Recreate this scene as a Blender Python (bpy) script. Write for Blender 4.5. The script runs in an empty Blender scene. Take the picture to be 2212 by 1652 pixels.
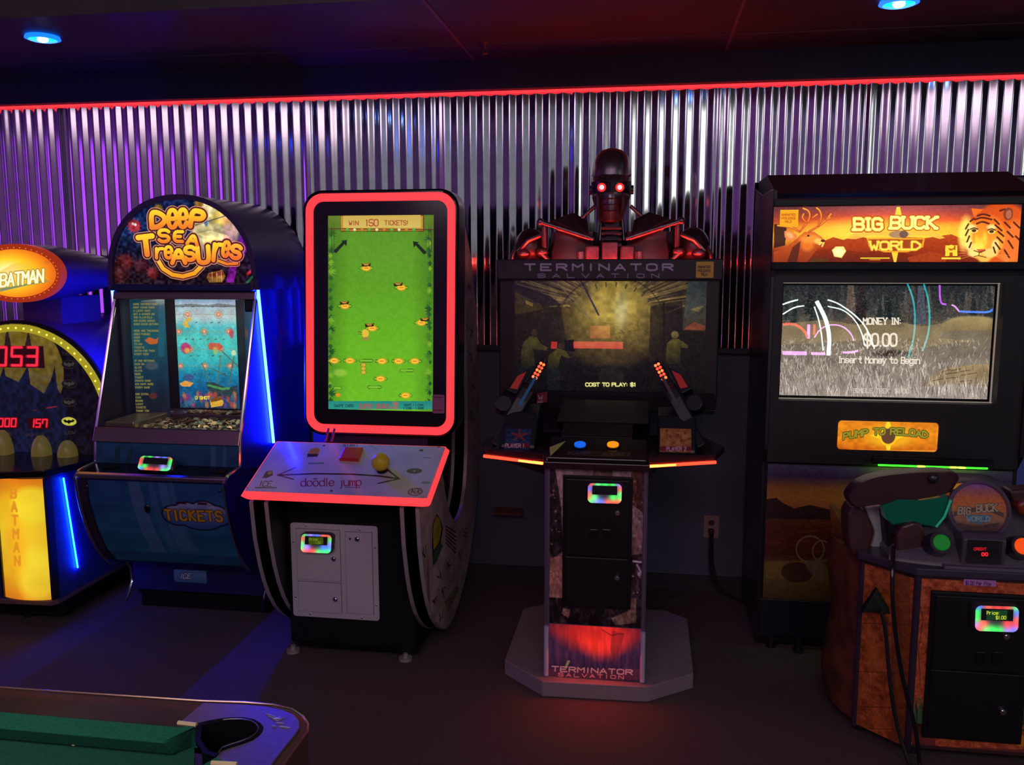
import bpy, bmesh, math, random
import numpy as np
from mathutils import Vector, Matrix

# ------------------------------------------------------------------ camera, world, lights
S = bpy.context.scene
COL = S.collection
F_PX, YAW, PITCH, ROLL = 1887.95, 0.153405, 0.134319, 0.000882
CAM = np.array([0.0, -4.25645, 1.61])
_cy, _sy, _cp, _sp = math.cos(YAW), math.sin(YAW), math.cos(PITCH), math.sin(PITCH)
FWD = np.array([-_sy*_cp, _cy*_cp, -_sp])
_r = np.array([_cy, _sy, 0.0]); _u = np.cross(_r, FWD)
_c, _s = math.cos(ROLL), math.sin(ROLL)
RGT = _r*_c - _u*_s; UPV = _r*_s + _u*_c
cam = bpy.data.cameras.new('camera'); camo = bpy.data.objects.new('camera', cam); COL.objects.link(camo)
cam.sensor_fit = 'HORIZONTAL'; cam.sensor_width = 36.0; cam.lens = F_PX*36.0/2212
cam.clip_start = 0.05
camo.matrix_world = Matrix(((RGT[0], UPV[0], -FWD[0], CAM[0]), (RGT[1], UPV[1], -FWD[1], CAM[1]),
                            (RGT[2], UPV[2], -FWD[2], CAM[2]), (0, 0, 0, 1)))
S.camera = camo
S.view_settings.view_transform = 'Standard'; S.view_settings.look = 'None'
S.view_settings.gamma = 1.0; S.view_settings.use_curve_mapping = False
S.view_settings.exposure = 0.0
w = bpy.data.worlds.new('room_ambience'); S.world = w; w.use_nodes = True
w.node_tree.nodes['Background'].inputs[0].default_value = (0.62, 0.42, 0.78, 1)
w.node_tree.nodes['Background'].inputs[1].default_value = 0.045

def area(name, loc, target, sx, sy, col, rad):
    """an unseen light panel; rad is its radiance"""
    l = bpy.data.lights.new(name, 'AREA'); l.shape = 'RECTANGLE'; l.size = sx; l.size_y = sy
    l.color = col; l.energy = rad*math.pi*sx*sy
    o = bpy.data.objects.new(name, l); COL.objects.link(o); o.location = loc
    o.rotation_euler = (Vector(target)-Vector(loc)).to_track_quat('-Z', 'Y').to_euler()
    return o
# unseen light panels behind the camera, added for what the steel wall mirrors
area('grey_stripe_panel', (3.0, -7, 2.75), (3.0, 0, 2.75), 6.0, 2.1, (.60, .66, .70), .34)
area('white_stripe_panel', (6.0, -5.85, 3.05), (0, -5.85, 3.05), 1.7, 1.4, (.94, 1, .90), 2.6)
area('violet_stripe_panel', (6.0, -3.7, 2.8), (0, -3.7, 2.8), 2.2, 2.2, (.40, .24, .70), .26)
area('magenta_stripe_panel', (-3.0, -7, 2.6), (-3.0, 0, 2.6), 4.8, 2.9, (.38, .10, .62), .26)
area('dim_stripe_panel_left', (-6.5, -4.3, 2.5), (0, -4.3, 2.5), 4.2, 2.6, (.30, .14, .62), .11)
area('purple_stripe_panel_left', (-6.5, -1.15, 1.75), (0, -1.15, 1.75), 1.0, 1.9, (.42, .06, 1), 2.1)
area('blue_lamp_left', (-6.4, -2.1, 2.98), (0, -2.1, 2.9), .25, .30, (0, .06, 1), 5)
area('blue_lamp_right', (2.6, -6.9, 3.3), (2.6, 0, 3.3), .30, .40, (.02, .12, 1), 2.5)
area('hall_fill_light', (-.5, -6.6, 3.9), (-.5, 0, .9), 4.2, 1.5, (1, .74, .86), 2.2)  # unseen fill light, added to brighten the machine fronts and floor
area('pool_table_fill', (-1.3, -3.6, 2.5), (-1.3, -3.5, 0), .9, .3, (1, .95, .85), 3.8).data.spread = 1.3  # unseen fill added above the table to bring up the green felt

# ------------------------------------------------------------------ photo pixel -> point on a real plane
def ray(px, py):
    return FWD + RGT*(px-1106)/F_PX + UPV*(826-py)/F_PX
def U(px, py, **k):
    d = ray(px, py); a, v = list(k.items())[0]; i = 'xyz'.index(a)
    return Vector(CAM + d*((v-CAM[i])/d[i]))
def proj(P):
    d = np.array(P)-CAM; z = d@FWD
    return 1106+F_PX*(d@RGT)/z, 826-F_PX*(d@UPV)/z

# ------------------------------------------------------------------ materials
MATS = {}
def lin(c):
    return tuple((x/255/12.92 if x/255 <= .04045 else ((x/255+.055)/1.055)**2.4) for x in c)
def mat(name, col=(.5, .5, .5), rough=.5, metal=0, emit=None, es=1.0, noise=0, nscale=60, bump=0, coat=0, alpha=None, spec=.5):
    if name in MATS: return MATS[name]
    m = bpy.data.materials.new(name); m.use_nodes = True; nt = m.node_tree; b = nt.nodes['Principled BSDF']
    b.inputs['Base Color'].default_value = (*col, 1); b.inputs['Roughness'].default_value = rough
    b.inputs['Metallic'].default_value = metal; b.inputs['Coat Weight'].default_value = coat
    b.inputs['Specular IOR Level'].default_value = spec
    if emit is not None:
        b.inputs['Emission Color'].default_value = (*emit, 1); b.inputs['Emission Strength'].default_value = es
    if noise or bump:
        tc = nt.nodes.new('ShaderNodeTexCoord'); n = nt.nodes.new('ShaderNodeTexNoise')
        n.inputs['Scale'].default_value = nscale; n.inputs['Detail'].default_value = 4
        nt.links.new(tc.outputs['Object'], n.inputs['Vector'])
        if noise:
            r = nt.nodes.new('ShaderNodeMapRange'); r.inputs['From Min'].default_value = .3; r.inputs['From Max'].default_value = .7
            r.inputs['To Min'].default_value = 1-noise; r.inputs['To Max'].default_value = 1+noise
            x = nt.nodes.new('ShaderNodeVectorMath'); x.operation = 'SCALE'; x.inputs[0].default_value = col
            nt.links.new(n.outputs['Fac'], r.inputs['Value']); nt.links.new(r.outputs[0], x.inputs['Scale'])
            nt.links.new(x.outputs[0], b.inputs['Base Color'])
        if bump:
            p = nt.nodes.new('ShaderNodeBump'); p.inputs['Strength'].default_value = bump; p.inputs['Distance'].default_value = .004
            nt.links.new(n.outputs['Fac'], p.inputs['Height']); nt.links.new(p.outputs[0], b.inputs['Normal'])
    MATS[name] = m; return m
def mat_print(kind):
    """printed or lit panel: colours come from the panel's own painted artwork"""
    key = 'artwork_'+kind
    if key in MATS: return MATS[key]
    m = bpy.data.materials.new(key); m.use_nodes = True; nt = m.node_tree; b = nt.nodes['Principled BSDF']
    a = nt.nodes.new('ShaderNodeAttribute'); a.attribute_name = 'Col'
    if kind in ('lit', 'screen'):
        b.inputs['Base Color'].default_value = (.015, .015, .018, 1)
        nt.links.new(a.outputs['Color'], b.inputs['Emission Color']); b.inputs['Emission Strength'].default_value = 1.0
        b.inputs['Roughness'].default_value = .35 if kind == 'lit' else .5
        b.inputs['Specular IOR Level'].default_value = .2
    else:
        nt.links.new(a.outputs['Color'], b.inputs['Base Color']); b.inputs['Roughness'].default_value = .45 if kind == 'print' else .12
    MATS[key] = m; return m
BLACK = mat('black_laminate', (.010, .009, .011), .5, noise=.3, nscale=90, spec=.25)
GLOSSB = mat('gloss_black_plastic', (.008, .008, .01), .15)
CHROME = mat('chrome_trim', (.75, .72, .75), .16, 1)
DARKMET = mat('dark_metal', (.10, .09, .11), .35, .9)
WHITE = mat('white_powder_coat', (.62, .56, .60), .5, noise=.05, nscale=200)
LED_B = mat('led_blue', (0, 0, .1), .4, emit=(.0011, .0043, 1), es=420)
LED_B2 = mat('led_blue_left', (0, 0, .1), .4, emit=(.003, .011, 1), es=230)
LED_R = mat('led_red', (.1, 0, 0), .4, emit=(1, .045, .055), es=1.25)
LED_RH = mat('led_red_hot', (.1, 0, 0), .4, emit=(1, .034, .014), es=4)
def glassmat(name='clear_glass', rough=0.0):
    if name in MATS: return MATS[name]
    m = bpy.data.materials.new(name); m.use_nodes = True; nt = m.node_tree
    for n in list(nt.nodes):
        if n.type != 'OUTPUT_MATERIAL': nt.nodes.remove(n)
    out = [n for n in nt.nodes if n.type == 'OUTPUT_MATERIAL'][0]
    t = nt.nodes.new('ShaderNodeBsdfTransparent'); g = nt.nodes.new('ShaderNodeBsdfGlossy'); g.inputs['Roughness'].default_value = rough
    f = nt.nodes.new('ShaderNodeFresnel'); f.inputs['IOR'].default_value = 1.5
    mx = nt.nodes.new('ShaderNodeMixShader')
    nt.links.new(f.outputs[0], mx.inputs[0]); nt.links.new(t.outputs[0], mx.inputs[1]); nt.links.new(g.outputs[0], mx.inputs[2])
    nt.links.new(mx.outputs[0], out.inputs[0]); MATS[name] = m; return m
GLASS = glassmat()

# ------------------------------------------------------------------ objects
ORG = {}
def thing(name, loc, label, cat, group=None, rot=None, local=False):
    o = bpy.data.objects.new(name, None); COL.objects.link(o); o.location = loc; o.empty_display_size = .05
    o['label'] = label; o['category'] = cat
    if group: o['group'] = group
    if rot is not None: o.rotation_euler = rot
    ORG[o.name] = Vector((0, 0, 0)) if local else Vector(loc)
    return o
class MB:
    def __init__(s): s.v = []; s.f = []
    def add(s, v, f):
        n = len(s.v); s.v += [Vector(p) for p in v]; s.f += [tuple(i+n for i in q) for q in f]; return s
    def box(s, x0, x1, y0, y1, z0, z1, M=None):
        v = [(x, y, z) for x in (x0, x1) for y in (y0, y1) for z in (z0, z1)]
        if M is not None: v = [M @ Vector(p) for p in v]
        return s.add(v, [(0, 1, 3, 2), (4, 6, 7, 5), (0, 4, 5, 1), (2, 3, 7, 6), (0, 2, 6, 4), (1, 5, 7, 3)])
    def loft(s, rings, cap=True):
        """rings: lists of points of equal length, joined in order"""
        n = len(rings[0]); v = [p for r in rings for p in r]; f = []
        for k in range(len(rings)-1):
            for i in range(n):
                j = (i+1) % n; f.append((k*n+i, k*n+j, (k+1)*n+j, (k+1)*n+i))
        if cap: f.append(tuple(range(n-1, -1, -1))); f.append(tuple((len(rings)-1)*n+i for i in range(n)))
        return s.add(v, f)
    def px(s, prof, x0, x1): return s.loft([[(x0, y, z) for y, z in prof], [(x1, y, z) for y, z in prof]])
    def py(s, prof, y0, y1): return s.loft([[(x, y0, z) for x, z in prof], [(x, y1, z) for x, z in prof]])
    def pz(s, prof, z0, z1): return s.loft([[(x, y, z0) for x, y in prof], [(x, y, z1) for x, y in prof]])
    def tube(s, pts, r, n=10, closed=False, rr=None):
        pts = [Vector(p) for p in pts]; rings = []; up = None; m = len(pts)
        for i, p in enumerate(pts):
            a = pts[(i-1) % m] if (closed or i) else p; b = pts[(i+1) % m] if (closed or i < m-1) else p
            t = (b-a).normalized()
            if up is None: up = t.orthogonal().normalized()
            up = (up - t*up.dot(t)).normalized(); q = t.cross(up); rad = rr[i] if rr else r
            rings.append([p+(up*math.cos(2*math.pi*k/n)+q*math.sin(2*math.pi*k/n))*rad for k in range(n)])
        if closed: rings.append(rings[0])
        return s.loft(rings, cap=not closed)
    def ell(s, c, rx, ry, rz, n=20, m=12, M=None):
        c = Vector(c); rings = []
        for i in range(1, m):
            a = math.pi*i/m
            rings.append([Vector((rx*math.sin(a)*math.cos(2*math.pi*k/n), ry*math.sin(a)*math.sin(2*math.pi*k/n), -rz*math.cos(a))) for k in range(n)])
        if M is not None: rings = [[M @ p for p in r] for r in rings]
        return s.loft([[c+p for p in r] for r in rings])
    def cyl(s, a, b, r, n=20, r2=None):
        return s.tube([a, b], r, n, rr=[r, r if r2 is None else r2])
    def quad(s, *p): return s.add(p, [tuple(range(len(p)))])
    def band(s, prof, x0, x1, th):
        n = len(prof); ar = sum(prof[i][0]*prof[(i+1) % n][1]-prof[(i+1) % n][0]*prof[i][1] for i in range(n)); sg = 1 if ar > 0 else -1; o = []
        for i in range(n):
            a, b = prof[i-1], prof[(i+1) % n]; d = Vector((b[0]-a[0], b[1]-a[1])).normalized(); o.append((prof[i][0]+d.y*th*sg, prof[i][1]-d.x*th*sg))
        v = [(x, *p) for x in (x0, x1) for q in (prof, o) for p in q]; f = []
        for i in range(n):
            j = (i+1) % n
            for a, b in ((0, n), (n, 3*n), (3*n, 2*n), (2*n, 0)): f.append((a+i, a+j, b+j, b+i))
        return s.add(v, f)
    def build(s, name, m, parent=None, bevel=0, smooth=False, label=None, kind=None, local=False, seg=2):
        o0 = Vector((0, 0, 0))
        if parent is not None and not local: o0 = ORG.get(parent.name, o0)
        me = bpy.data.meshes.new(name); me.from_pydata([tuple(p-o0) for p in s.v], [], s.f); me.update()
        bm = bmesh.new(); bm.from_mesh(me); bmesh.ops.recalc_face_normals(bm, faces=bm.faces); bm.to_mesh(me); bm.free()
        me.materials.append(m)
        o = bpy.data.objects.new(name, me); COL.objects.link(o); o.parent = parent
        ORG[o.name] = o0
        if smooth:
            me.polygons.foreach_set('use_smooth', [True]*len(me.polygons)); me.set_sharp_from_angle(angle=math.radians(40))
        if bevel:
            b = o.modifiers.new('edge', 'BEVEL'); b.width = bevel; b.segments = seg; b.limit_method = 'ANGLE'; b.angle_limit = math.radians(35)
        if label: o['label'] = label
        if kind: o['kind'] = kind
        return o
def rrect(x0, x1, z0, z1, r, n=6):
    p = []
    for cx, cz, a in ((x1-r, z1-r, 0), (x0+r, z1-r, 90), (x0+r, z0+r, 180), (x1-r, z0+r, 270)):
        for k in range(n+1):
            t = math.radians(a+90*k/n); p.append((cx+r*math.cos(t), cz+r*math.sin(t)))
    return p
def smoothpoly(p, it=2, closed=True):
    for _ in range(it):
        q = []; n = len(p)
        for i in range(n if closed else n-1):
            a, b = p[i], p[(i+1) % n]
            q += [tuple(.75*u+.25*v for u, v in zip(a, b)), tuple(.25*u+.75*v for u, v in zip(a, b))]
        if not closed: q = [p[0]]+q+[p[-1]]
        p = q
    return p

# ------------------------------------------------------------------ stroke lettering
G = {'A':'00 26 40,12 32','B':'00 06 36 45 44 33 03,33 42 41 30 00','C':'45 36 16 05 01 10 30 41','D':'00 06 26 44 42 20 00',
'E':'46 06 00 40,03 33','F':'46 06 00,03 33','G':'45 36 16 05 01 10 30 41 43 23','H':'00 06,40 46,03 43','I':'20 26','J':'46 41 30 10 01',
'K':'00 06,46 03,13 40','L':'06 00 40','M':'00 06 23 46 40','N':'00 06 40 46','O':'10 01 05 16 36 45 41 30 10','P':'00 06 36 45 44 33 03',
'Q':'10 01 05 16 36 45 41 30 10,22 40','R':'00 06 36 45 44 33 03,23 40','S':'45 36 16 05 04 13 33 42 41 30 10 01','T':'06 46,26 20',
'U':'06 01 10 30 41 46','V':'06 20 46','W':'06 10 23 30 46','X':'00 46,06 40','Y':'06 23 46,23 20','Z':'06 46 00 40',
'0':'10 01 05 16 36 45 41 30 10','1':'15 26 20','2':'05 16 36 45 44 00 40','3':'05 16 36 45 44 33 23,33 42 41 30 10 01',
'4':'30 36 02 42','5':'46 06 03 33 42 41 30 10 01','6':'45 36 16 05 01 10 30 41 42 33 03','7':'06 46 10',
'8':'13 04 05 16 36 45 44 33 13 02 01 10 30 41 42 33','9':'43 13 04 05 16 36 45 41 30 10 01','$':'45 36 16 05 04 13 33 42 41 30 10 01,27 2z',
':':'21 21,24 24','.':'20 20','!':'26 22,20 20','-':'13 33',' ':'',"'":'26 25','+':'13 33,22 24',
'a':'44 40,43 34 14 03 01 10 30 41','b':'06 00,03 14 34 43 41 30 10 01','c':'43 34 14 03 01 10 30 41','d':'46 40,43 34 14 03 01 10 30 41',
'e':'02 42 43 34 14 03 01 10 30 41','g':'44 4z 3y 1y 0z,43 34 14 03 01 10 30 41','i':'24 20,26 26','j':'34 3z 2y 1y,36 36','l':'26 20',
'm':'00 04,03 14 23 20,23 34 43 40','n':'00 04,03 14 34 43 40','o':'10 01 03 14 34 43 41 30 10','p':'0y 04,03 14 34 43 41 30 10 01',
'r':'00 04,02 14 34','s':'43 34 14 03 12 32 41 30 10 01','t':'26 21 30 40,04 44','u':'04 01 10 30 41,44 40','y':'04 20,44 20 1y 0y',
'h':'06 00,03 14 34 43 40','v':'04 20 44','k':'06 00,34 02,12 30','w':'04 10 23 30 44'}
WID = {'I':.45, '1':.6, '.':.3, ':':.35, '!':.3, 'i':.4, 'l':.4, ' ':.6, "'":.3, 'j':.6}
def glyph(ch):
    out = []
    for st in G.get(ch, '').split(','):
        pts = [({'z': -1, 'y': -2}.get(t[1], None) if not t[1].isdigit() else int(t[1]), int(t[0])) for t in st.split()]
        if pts: out.append([(x/4.0, y/6.0) for y, x in pts])
    return out
def vnoise(h, w, cell, seed):
    rs = np.random.RandomState(seed); gh, gw = int(h/cell)+3, int(w/cell)+3; g = rs.rand(gh, gw)
    y = np.arange(h)/cell; x = np.arange(w)/cell; yi = y.astype(int); xi = x.astype(int)
    fy = (y-yi)[:, None]; fx = (x-xi)[None]; fy = fy*fy*(3-2*fy); fx = fx*fx*(3-2*fx)
    a = g[yi][:, xi]; b = g[yi][:, xi+1]; c = g[yi+1][:, xi]; d = g[yi+1][:, xi+1]
    return (a*(1-fx)+b*fx)*(1-fy)+(c*(1-fx)+d*fx)*fy

class Art:
    """a flat printed / lit panel: its artwork is drawn on a fine mesh of its own"""
    def __init__(s, TL, TR, BL, res=1.0, bg=(0, 0, 0)):
        s.TL, s.ex, s.ey = Vector(TL), Vector(TR)-Vector(TL), Vector(BL)-Vector(TL)
        s.N = s.ex.cross(s.ey).normalized()
        p = [np.array(proj(q)) for q in (TL, TR, BL)]
        s.res = res; s.W = max(8, int(np.linalg.norm(p[1]-p[0])*res)); s.H = max(8, int(np.linalg.norm(p[2]-p[0])*res))
        s.c = np.zeros((s.H, s.W, 3)); s.c[:] = bg
        s.Y, s.X = np.mgrid[0:s.H, 0:s.W]
    def m(s, x, y):
        d = Vector(ray(x, y)); C = Vector(CAM); n = s.N
        P = C+d*((s.TL-C).dot(n)/d.dot(n))-s.TL
        xx, xy, yy = s.ex.dot(s.ex), s.ex.dot(s.ey), s.ey.dot(s.ey); a, b = P.dot(s.ex), P.dot(s.ey); D = xx*yy-xy*xy
        return ((a*yy-b*xy)/D*(s.W-1), (b*xx-a*xy)/D*(s.H-1))
    def _box(s, pts, pad):
        xs = [p[0] for p in pts]; ys = [p[1] for p in pts]
        x0, x1 = max(0, int(min(xs)-pad)), min(s.W, int(max(xs)+pad)+2); y0, y1 = max(0, int(min(ys)-pad)), min(s.H, int(max(ys)+pad)+2)
        if x0 >= x1 or y0 >= y1: return None
        return slice(y0, y1), slice(x0, x1)
    def put(s, sl, k, col, yr=None):
        if isinstance(col[0], (tuple, list)):
            y0, y1 = yr; t = np.clip((s.Y[sl]-y0)/max(1e-3, y1-y0), 0, 1)[..., None]
            n = len(col)-1; q = t*n; i = np.clip(q.astype(int), 0, n-1)[..., 0]; f = q-i[..., None]
            cc = np.array(col, float); c = cc[i]*(1-f)+cc[i+1]*f
        else: c = np.array(col, float)
        k = np.clip(k, 0, 1)[..., None]; s.c[sl] = s.c[sl]*(1-k)+c*k
    def fill(s, col):
        s.put((slice(None), slice(None)), np.ones((s.H, s.W)), col, (0, s.H-1)); return s
    def poly(s, pts, col, a=1.0, raw=False):
        P = pts if raw else [s.m(*p) for p in pts]; sl = s._box(P, 1)
        if sl is None: return s
        X, Y = s.X[sl], s.Y[sl]; k = np.zeros(X.shape, bool)
        for i in range(len(P)):
            (x1, y1), (x2, y2) = P[i], P[(i+1) % len(P)]
            if abs(y2-y1) < 1e-9: continue
            k ^= ((y1 > Y) != (y2 > Y)) & (X < (x2-x1)*(Y-y1)/(y2-y1)+x1)
        s.put(sl, k*a, col, (min(p[1] for p in P), max(p[1] for p in P))); return s
    def rect(s, x0, y0, x1, y1, col, a=1.0): return s.poly([(x0, y0), (x1, y0), (x1, y1), (x0, y1)], col, a)
    def ell(s, cx, cy, rx, ry, col, a=1.0, soft=1.0, rot=0, ring=None):
        c = s.m(cx, cy); r = s.res; R_ = max(rx, ry)*r
        sl = s._box([c], R_*1.1+soft*r+3)
        if sl is None: return s
        X, Y = s.X[sl]-c[0], s.Y[sl]-c[1]; cr, sr = math.cos(rot), math.sin(rot)
        x, y = (X*cr+Y*sr)/(rx*r), (-X*sr+Y*cr)/(ry*r)
        d = (np.sqrt(x*x+y*y)-1)*min(rx, ry)*r
        k = np.clip(.5-d/(soft*r), 0, 1) if ring is None else np.clip(.5-(abs(d)-ring*r/2)/(soft*r), 0, 1)
        s.put(sl, k*a, col, (c[1]-ry*r, c[1]+ry*r)); return s
    def _seg(s, P, w):
        sl = s._box(P, w+2)
        if sl is None: return None, None
        X, Y = s.X[sl].astype(float), s.Y[sl].astype(float); d = np.full(X.shape, 1e9)
        for i in range(max(1, len(P)-1)):
            (x1, y1), (x2, y2) = P[i], P[min(i+1, len(P)-1)]; L = (x2-x1)**2+(y2-y1)**2
            t = np.clip(((X-x1)*(x2-x1)+(Y-y1)*(y2-y1))/L, 0, 1) if L > 1e-9 else 0
            d = np.minimum(d, np.hypot(X-x1-t*(x2-x1), Y-y1-t*(y2-y1)))
        return sl, d
    def line(s, pts, wd, col, a=1.0, soft=1.0):
        P = [s.m(*p) for p in pts]; w_ = wd*s.res/2; sl, d = s._seg(P, w_+soft)
        if sl is not None: s.put(sl, np.clip(.5-(d-w_)/soft, 0, 1)*a, col, (min(p[1] for p in P)-w_, max(p[1] for p in P)+w_))
        return s
    def text(s, t, x, y, h, cw, wd, col, gap=.35, out=(), ital=0, serif=0, sm=0, rot=0, warp=None, a=1.0):
        """baseline starts at photo pixel x,y; out = [(width, colour), ...] outlines drawn first"""
        gl = []; cx = 0.0; cr, sr = math.cos(rot), math.sin(rot)
        for ch in t:
            k = WID.get(ch, 1.0); g = glyph(ch); sx = cw*k
            if ch in 'Ii1l.:!': g = [[((px-.5)*1.0/k*.5+.5 if k < 1 else px, py) for px, py in st] for st in g]
            st2 = []
            for st in g:
                if serif and len(st) > 1:
                    for e, q in ((st[0], st[1]), (st[-1], st[-2])):
                        if e[1] in (0.0, 1.0, 4/6) and abs(e[1]-q[1]) > .1:
                            st2.append([(e[0]-serif/k, e[1]), (e[0]+serif/k, e[1])])
                if sm and len(st) > 2: st = smoothpoly(st, sm, False)
                st2.append(st)
            w2 = []
            for st in st2:
                P = []
                for px, py in st:
                    X, Yy = cx+px*sx+ital*py*h, py*h
                    if warp: X, Yy = warp(X, Yy)
                    P.append(s.m(x+X*cr+Yy*sr, y-(Yy*cr-X*sr)))
                w2.append(P)
            gl.append(w2); cx += sx+gap*cw
        ys = [p[1] for g in gl for P in g for p in P]
        if not ys: return s
        yr = (min(ys), max(ys))
        for W_, C_ in list(out)+[(wd, col)]:
            for g in gl:
                for P in g:
                    ww = W_*s.res/2; sl, d = s._seg(P, ww+1)
                    if sl is not None: s.put(sl, np.clip(.5-(d-ww), 0, 1)*a, C_, yr)
        return s
    def noise(s, amp, cell, seed=1, tint=(1, 1, 1)):
        n = vnoise(s.H, s.W, cell*s.res, seed)-.5; s.c *= 1+amp*2*n[..., None]*np.array(tint); return s
    def add_noise(s, amp, cx, cy, seed, col):
        sy = max(1, cy*s.res); n = vnoise(s.H, int(s.W*sy/max(.5, cx*s.res))+2, sy, seed)
        n = n[:, (np.arange(s.W)*sy/max(.5, cx*s.res)).astype(int)]
        s.c += (n[..., None]-.5)*2*amp*np.array(col, float); return s
    def build(s, name, parent, kind='lit', mask=None, bulge=None, off=0.0, label=None):
        c = np.clip(s.c, 0, 255)/255; c = np.where(c <= .04045, c/12.92, ((c+.055)/1.055)**2.4)
        u = s.X/(s.W-1.0); v = s.Y/(s.H-1.0); o0 = ORG.get(parent.name, Vector((0, 0, 0))) if parent else Vector((0, 0, 0))
        n = s.N if s.N.dot(Vector(CAM)-s.TL) > 0 else -s.N
        P = np.array(s.TL-o0)[None, None]+u[..., None]*np.array(s.ex)+v[..., None]*np.array(s.ey)+np.array(n)*off
        if bulge is not None: P = P+bulge(u, v)
        i = (s.Y*s.W+s.X)[:-1, :-1]; f = np.stack([i, i+s.W, i+s.W+1, i+1], -1).reshape(-1, 4)
        if mask is not None:
            k = mask((u[:-1, :-1]+.5/(s.W-1)), (v[:-1, :-1]+.5/(s.H-1))).reshape(-1); f = f[k]
            used = np.unique(f); mp = np.zeros(s.W*s.H, int); mp[used] = np.arange(len(used)); f = mp[f]
            V = P.reshape(-1, 3)[used]; C_ = c.reshape(-1, 3)[used]
        else: V = P.reshape(-1, 3); C_ = c.reshape(-1, 3)
        if s.ex.cross(s.ey).dot(n) > 0: f = f[:, ::-1]
        me = bpy.data.meshes.new(name); me.vertices.add(len(V)); me.vertices.foreach_set('co', V.astype(np.float32).ravel())
        me.loops.add(f.size); me.loops.foreach_set('vertex_index', f.astype(np.int32).ravel())
        me.polygons.add(len(f)); me.polygons.foreach_set('loop_start', (np.arange(len(f))*4).astype(np.int32))
        me.update(calc_edges=True)
        at = me.color_attributes.new('Col', 'FLOAT_COLOR', 'POINT')
        at.data.foreach_set('color', np.concatenate([C_, np.ones((len(C_), 1))], 1).astype(np.float32).ravel())
        me.materials.append(mat_print(kind)); o = bpy.data.objects.new(name, me); COL.objects.link(o); o.parent = parent; ORG[o.name] = o0
        if label: o['label'] = label
        return o
def rmask(rx, ry):
    def f(u, v):
        x = np.maximum(abs(u-.5)-(.5-rx), 0)/rx; y = np.maximum(abs(v-.5)-(.5-ry), 0)/ry; return x*x+y*y <= 1
    return f
emask = lambda u, v: (u-.5)**2+(v-.5)**2 <= .25
# ------------------------------------------------------------------ the room
def struct(name, mb, m, **k):
    return mb.build(name, m, kind='structure', **k)
CARPET = mat('carpet_brown', (.105, .072, .068), .95, noise=.5, nscale=260, bump=.5)
BLUEP = mat('blue_grey_paint', (.10, .11, .17), .6, noise=.08, nscale=8)
NAVY = mat('navy_paint', (.020, .022, .050), .6, noise=.1, nscale=10)
CEIL = mat('dark_ceiling_panel', (.052, .040, .044), .5, noise=.25, nscale=3)
SEAM = mat('ceiling_seam', (.14, .10, .11), .5)
struct('floor', MB().box(-5, 4.5, -9.5, .1, -.1, 0), CARPET)
struct('wall_back', MB().box(-5, 4.5, 0, .1, 0, 2.7), BLUEP)
struct('baseboard_back', MB().box(-5, 4.5, -.012, 0, 0, .085), mat('dark_baseboard', (.045, .035, .05), .6))
# corrugated steel sheets, one wavy skin
xs = np.arange(-4.2, 3.6, .0635/18); per = .0635
sheet = (xs+.02) % .66
ph = xs*2*np.pi/per
yv = -.020+.0056*np.arcsin(.965*np.cos(ph))/math.asin(.965)+.0010*np.sin(xs*2.1+1)
flat = np.exp(-((sheet-.33)/.016)**2); yv = yv*(1-flat)+(-.026+.003*np.sin((xs)*90))*flat
mb = MB(); n = len(xs); zs = (1.215, 1.2165, 1.6, 2.0, 2.4285, 2.43)
V = [(float(x), float(y+.0003*math.sin(7*z+x*3.1)), z) for z in zs for x, y in zip(xs, yv)]
mb.add(V, [(k*n+i, k*n+i+1, (k+1)*n+i+1, (k+1)*n+i) for k in range(len(zs)-1) for i in range(n-1)])
STEEL = mat('galvanised_steel', (.60, .58, .62), .11, 1, noise=.10, nscale=14)
o = struct('trim_1', mb, STEEL, smooth=True)
o.modifiers.new('thick', 'SOLIDIFY').thickness = .0012
struct('trim_2', MB().box(-5, 4.5, -.034, 0, 1.19, 1.216), mat('dark_cap_strip', (.03, .03, .05), .5), bevel=.002)
struct('trim_3', MB().box(-5, 4.5, -.075, 0, 2.425, 2.565), NAVY)     # valance board hiding the red light strip
struct('ceiling', MB().box(-5, 4.5, -1.04, .1, 2.56, 3.6), CEIL)
for k, (a, b) in enumerate((((917, 0), (990, 92)), ((1607, 0), (1585, 66)))):
    p = U(a[0], a[1], z=2.558); q = U(b[0], b[1], z=2.558); xm = (p.x+q.x)/2
    struct('trim_%d' % (4+k), MB().box(xm-.006, xm+.006, -1.04, -.08, 2.556, 2.561), SEAM)
struct('trim_6', MB().box(-5, 4.5, -.362, -.356, 2.5565, 2.561), SEAM)

t = MB().tube([(-5, -.036, 2.416), (4.4, -.036, 2.416)], .0065, 8)
o = t.build('light_strip', mat('led_red_cove', (.1, 0, 0), .4, emit=(1, .035, .045), es=1.5)); o['label'] = 'long glowing red light strip along the top of the corrugated steel wall'; o['category'] = 'light'

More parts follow.
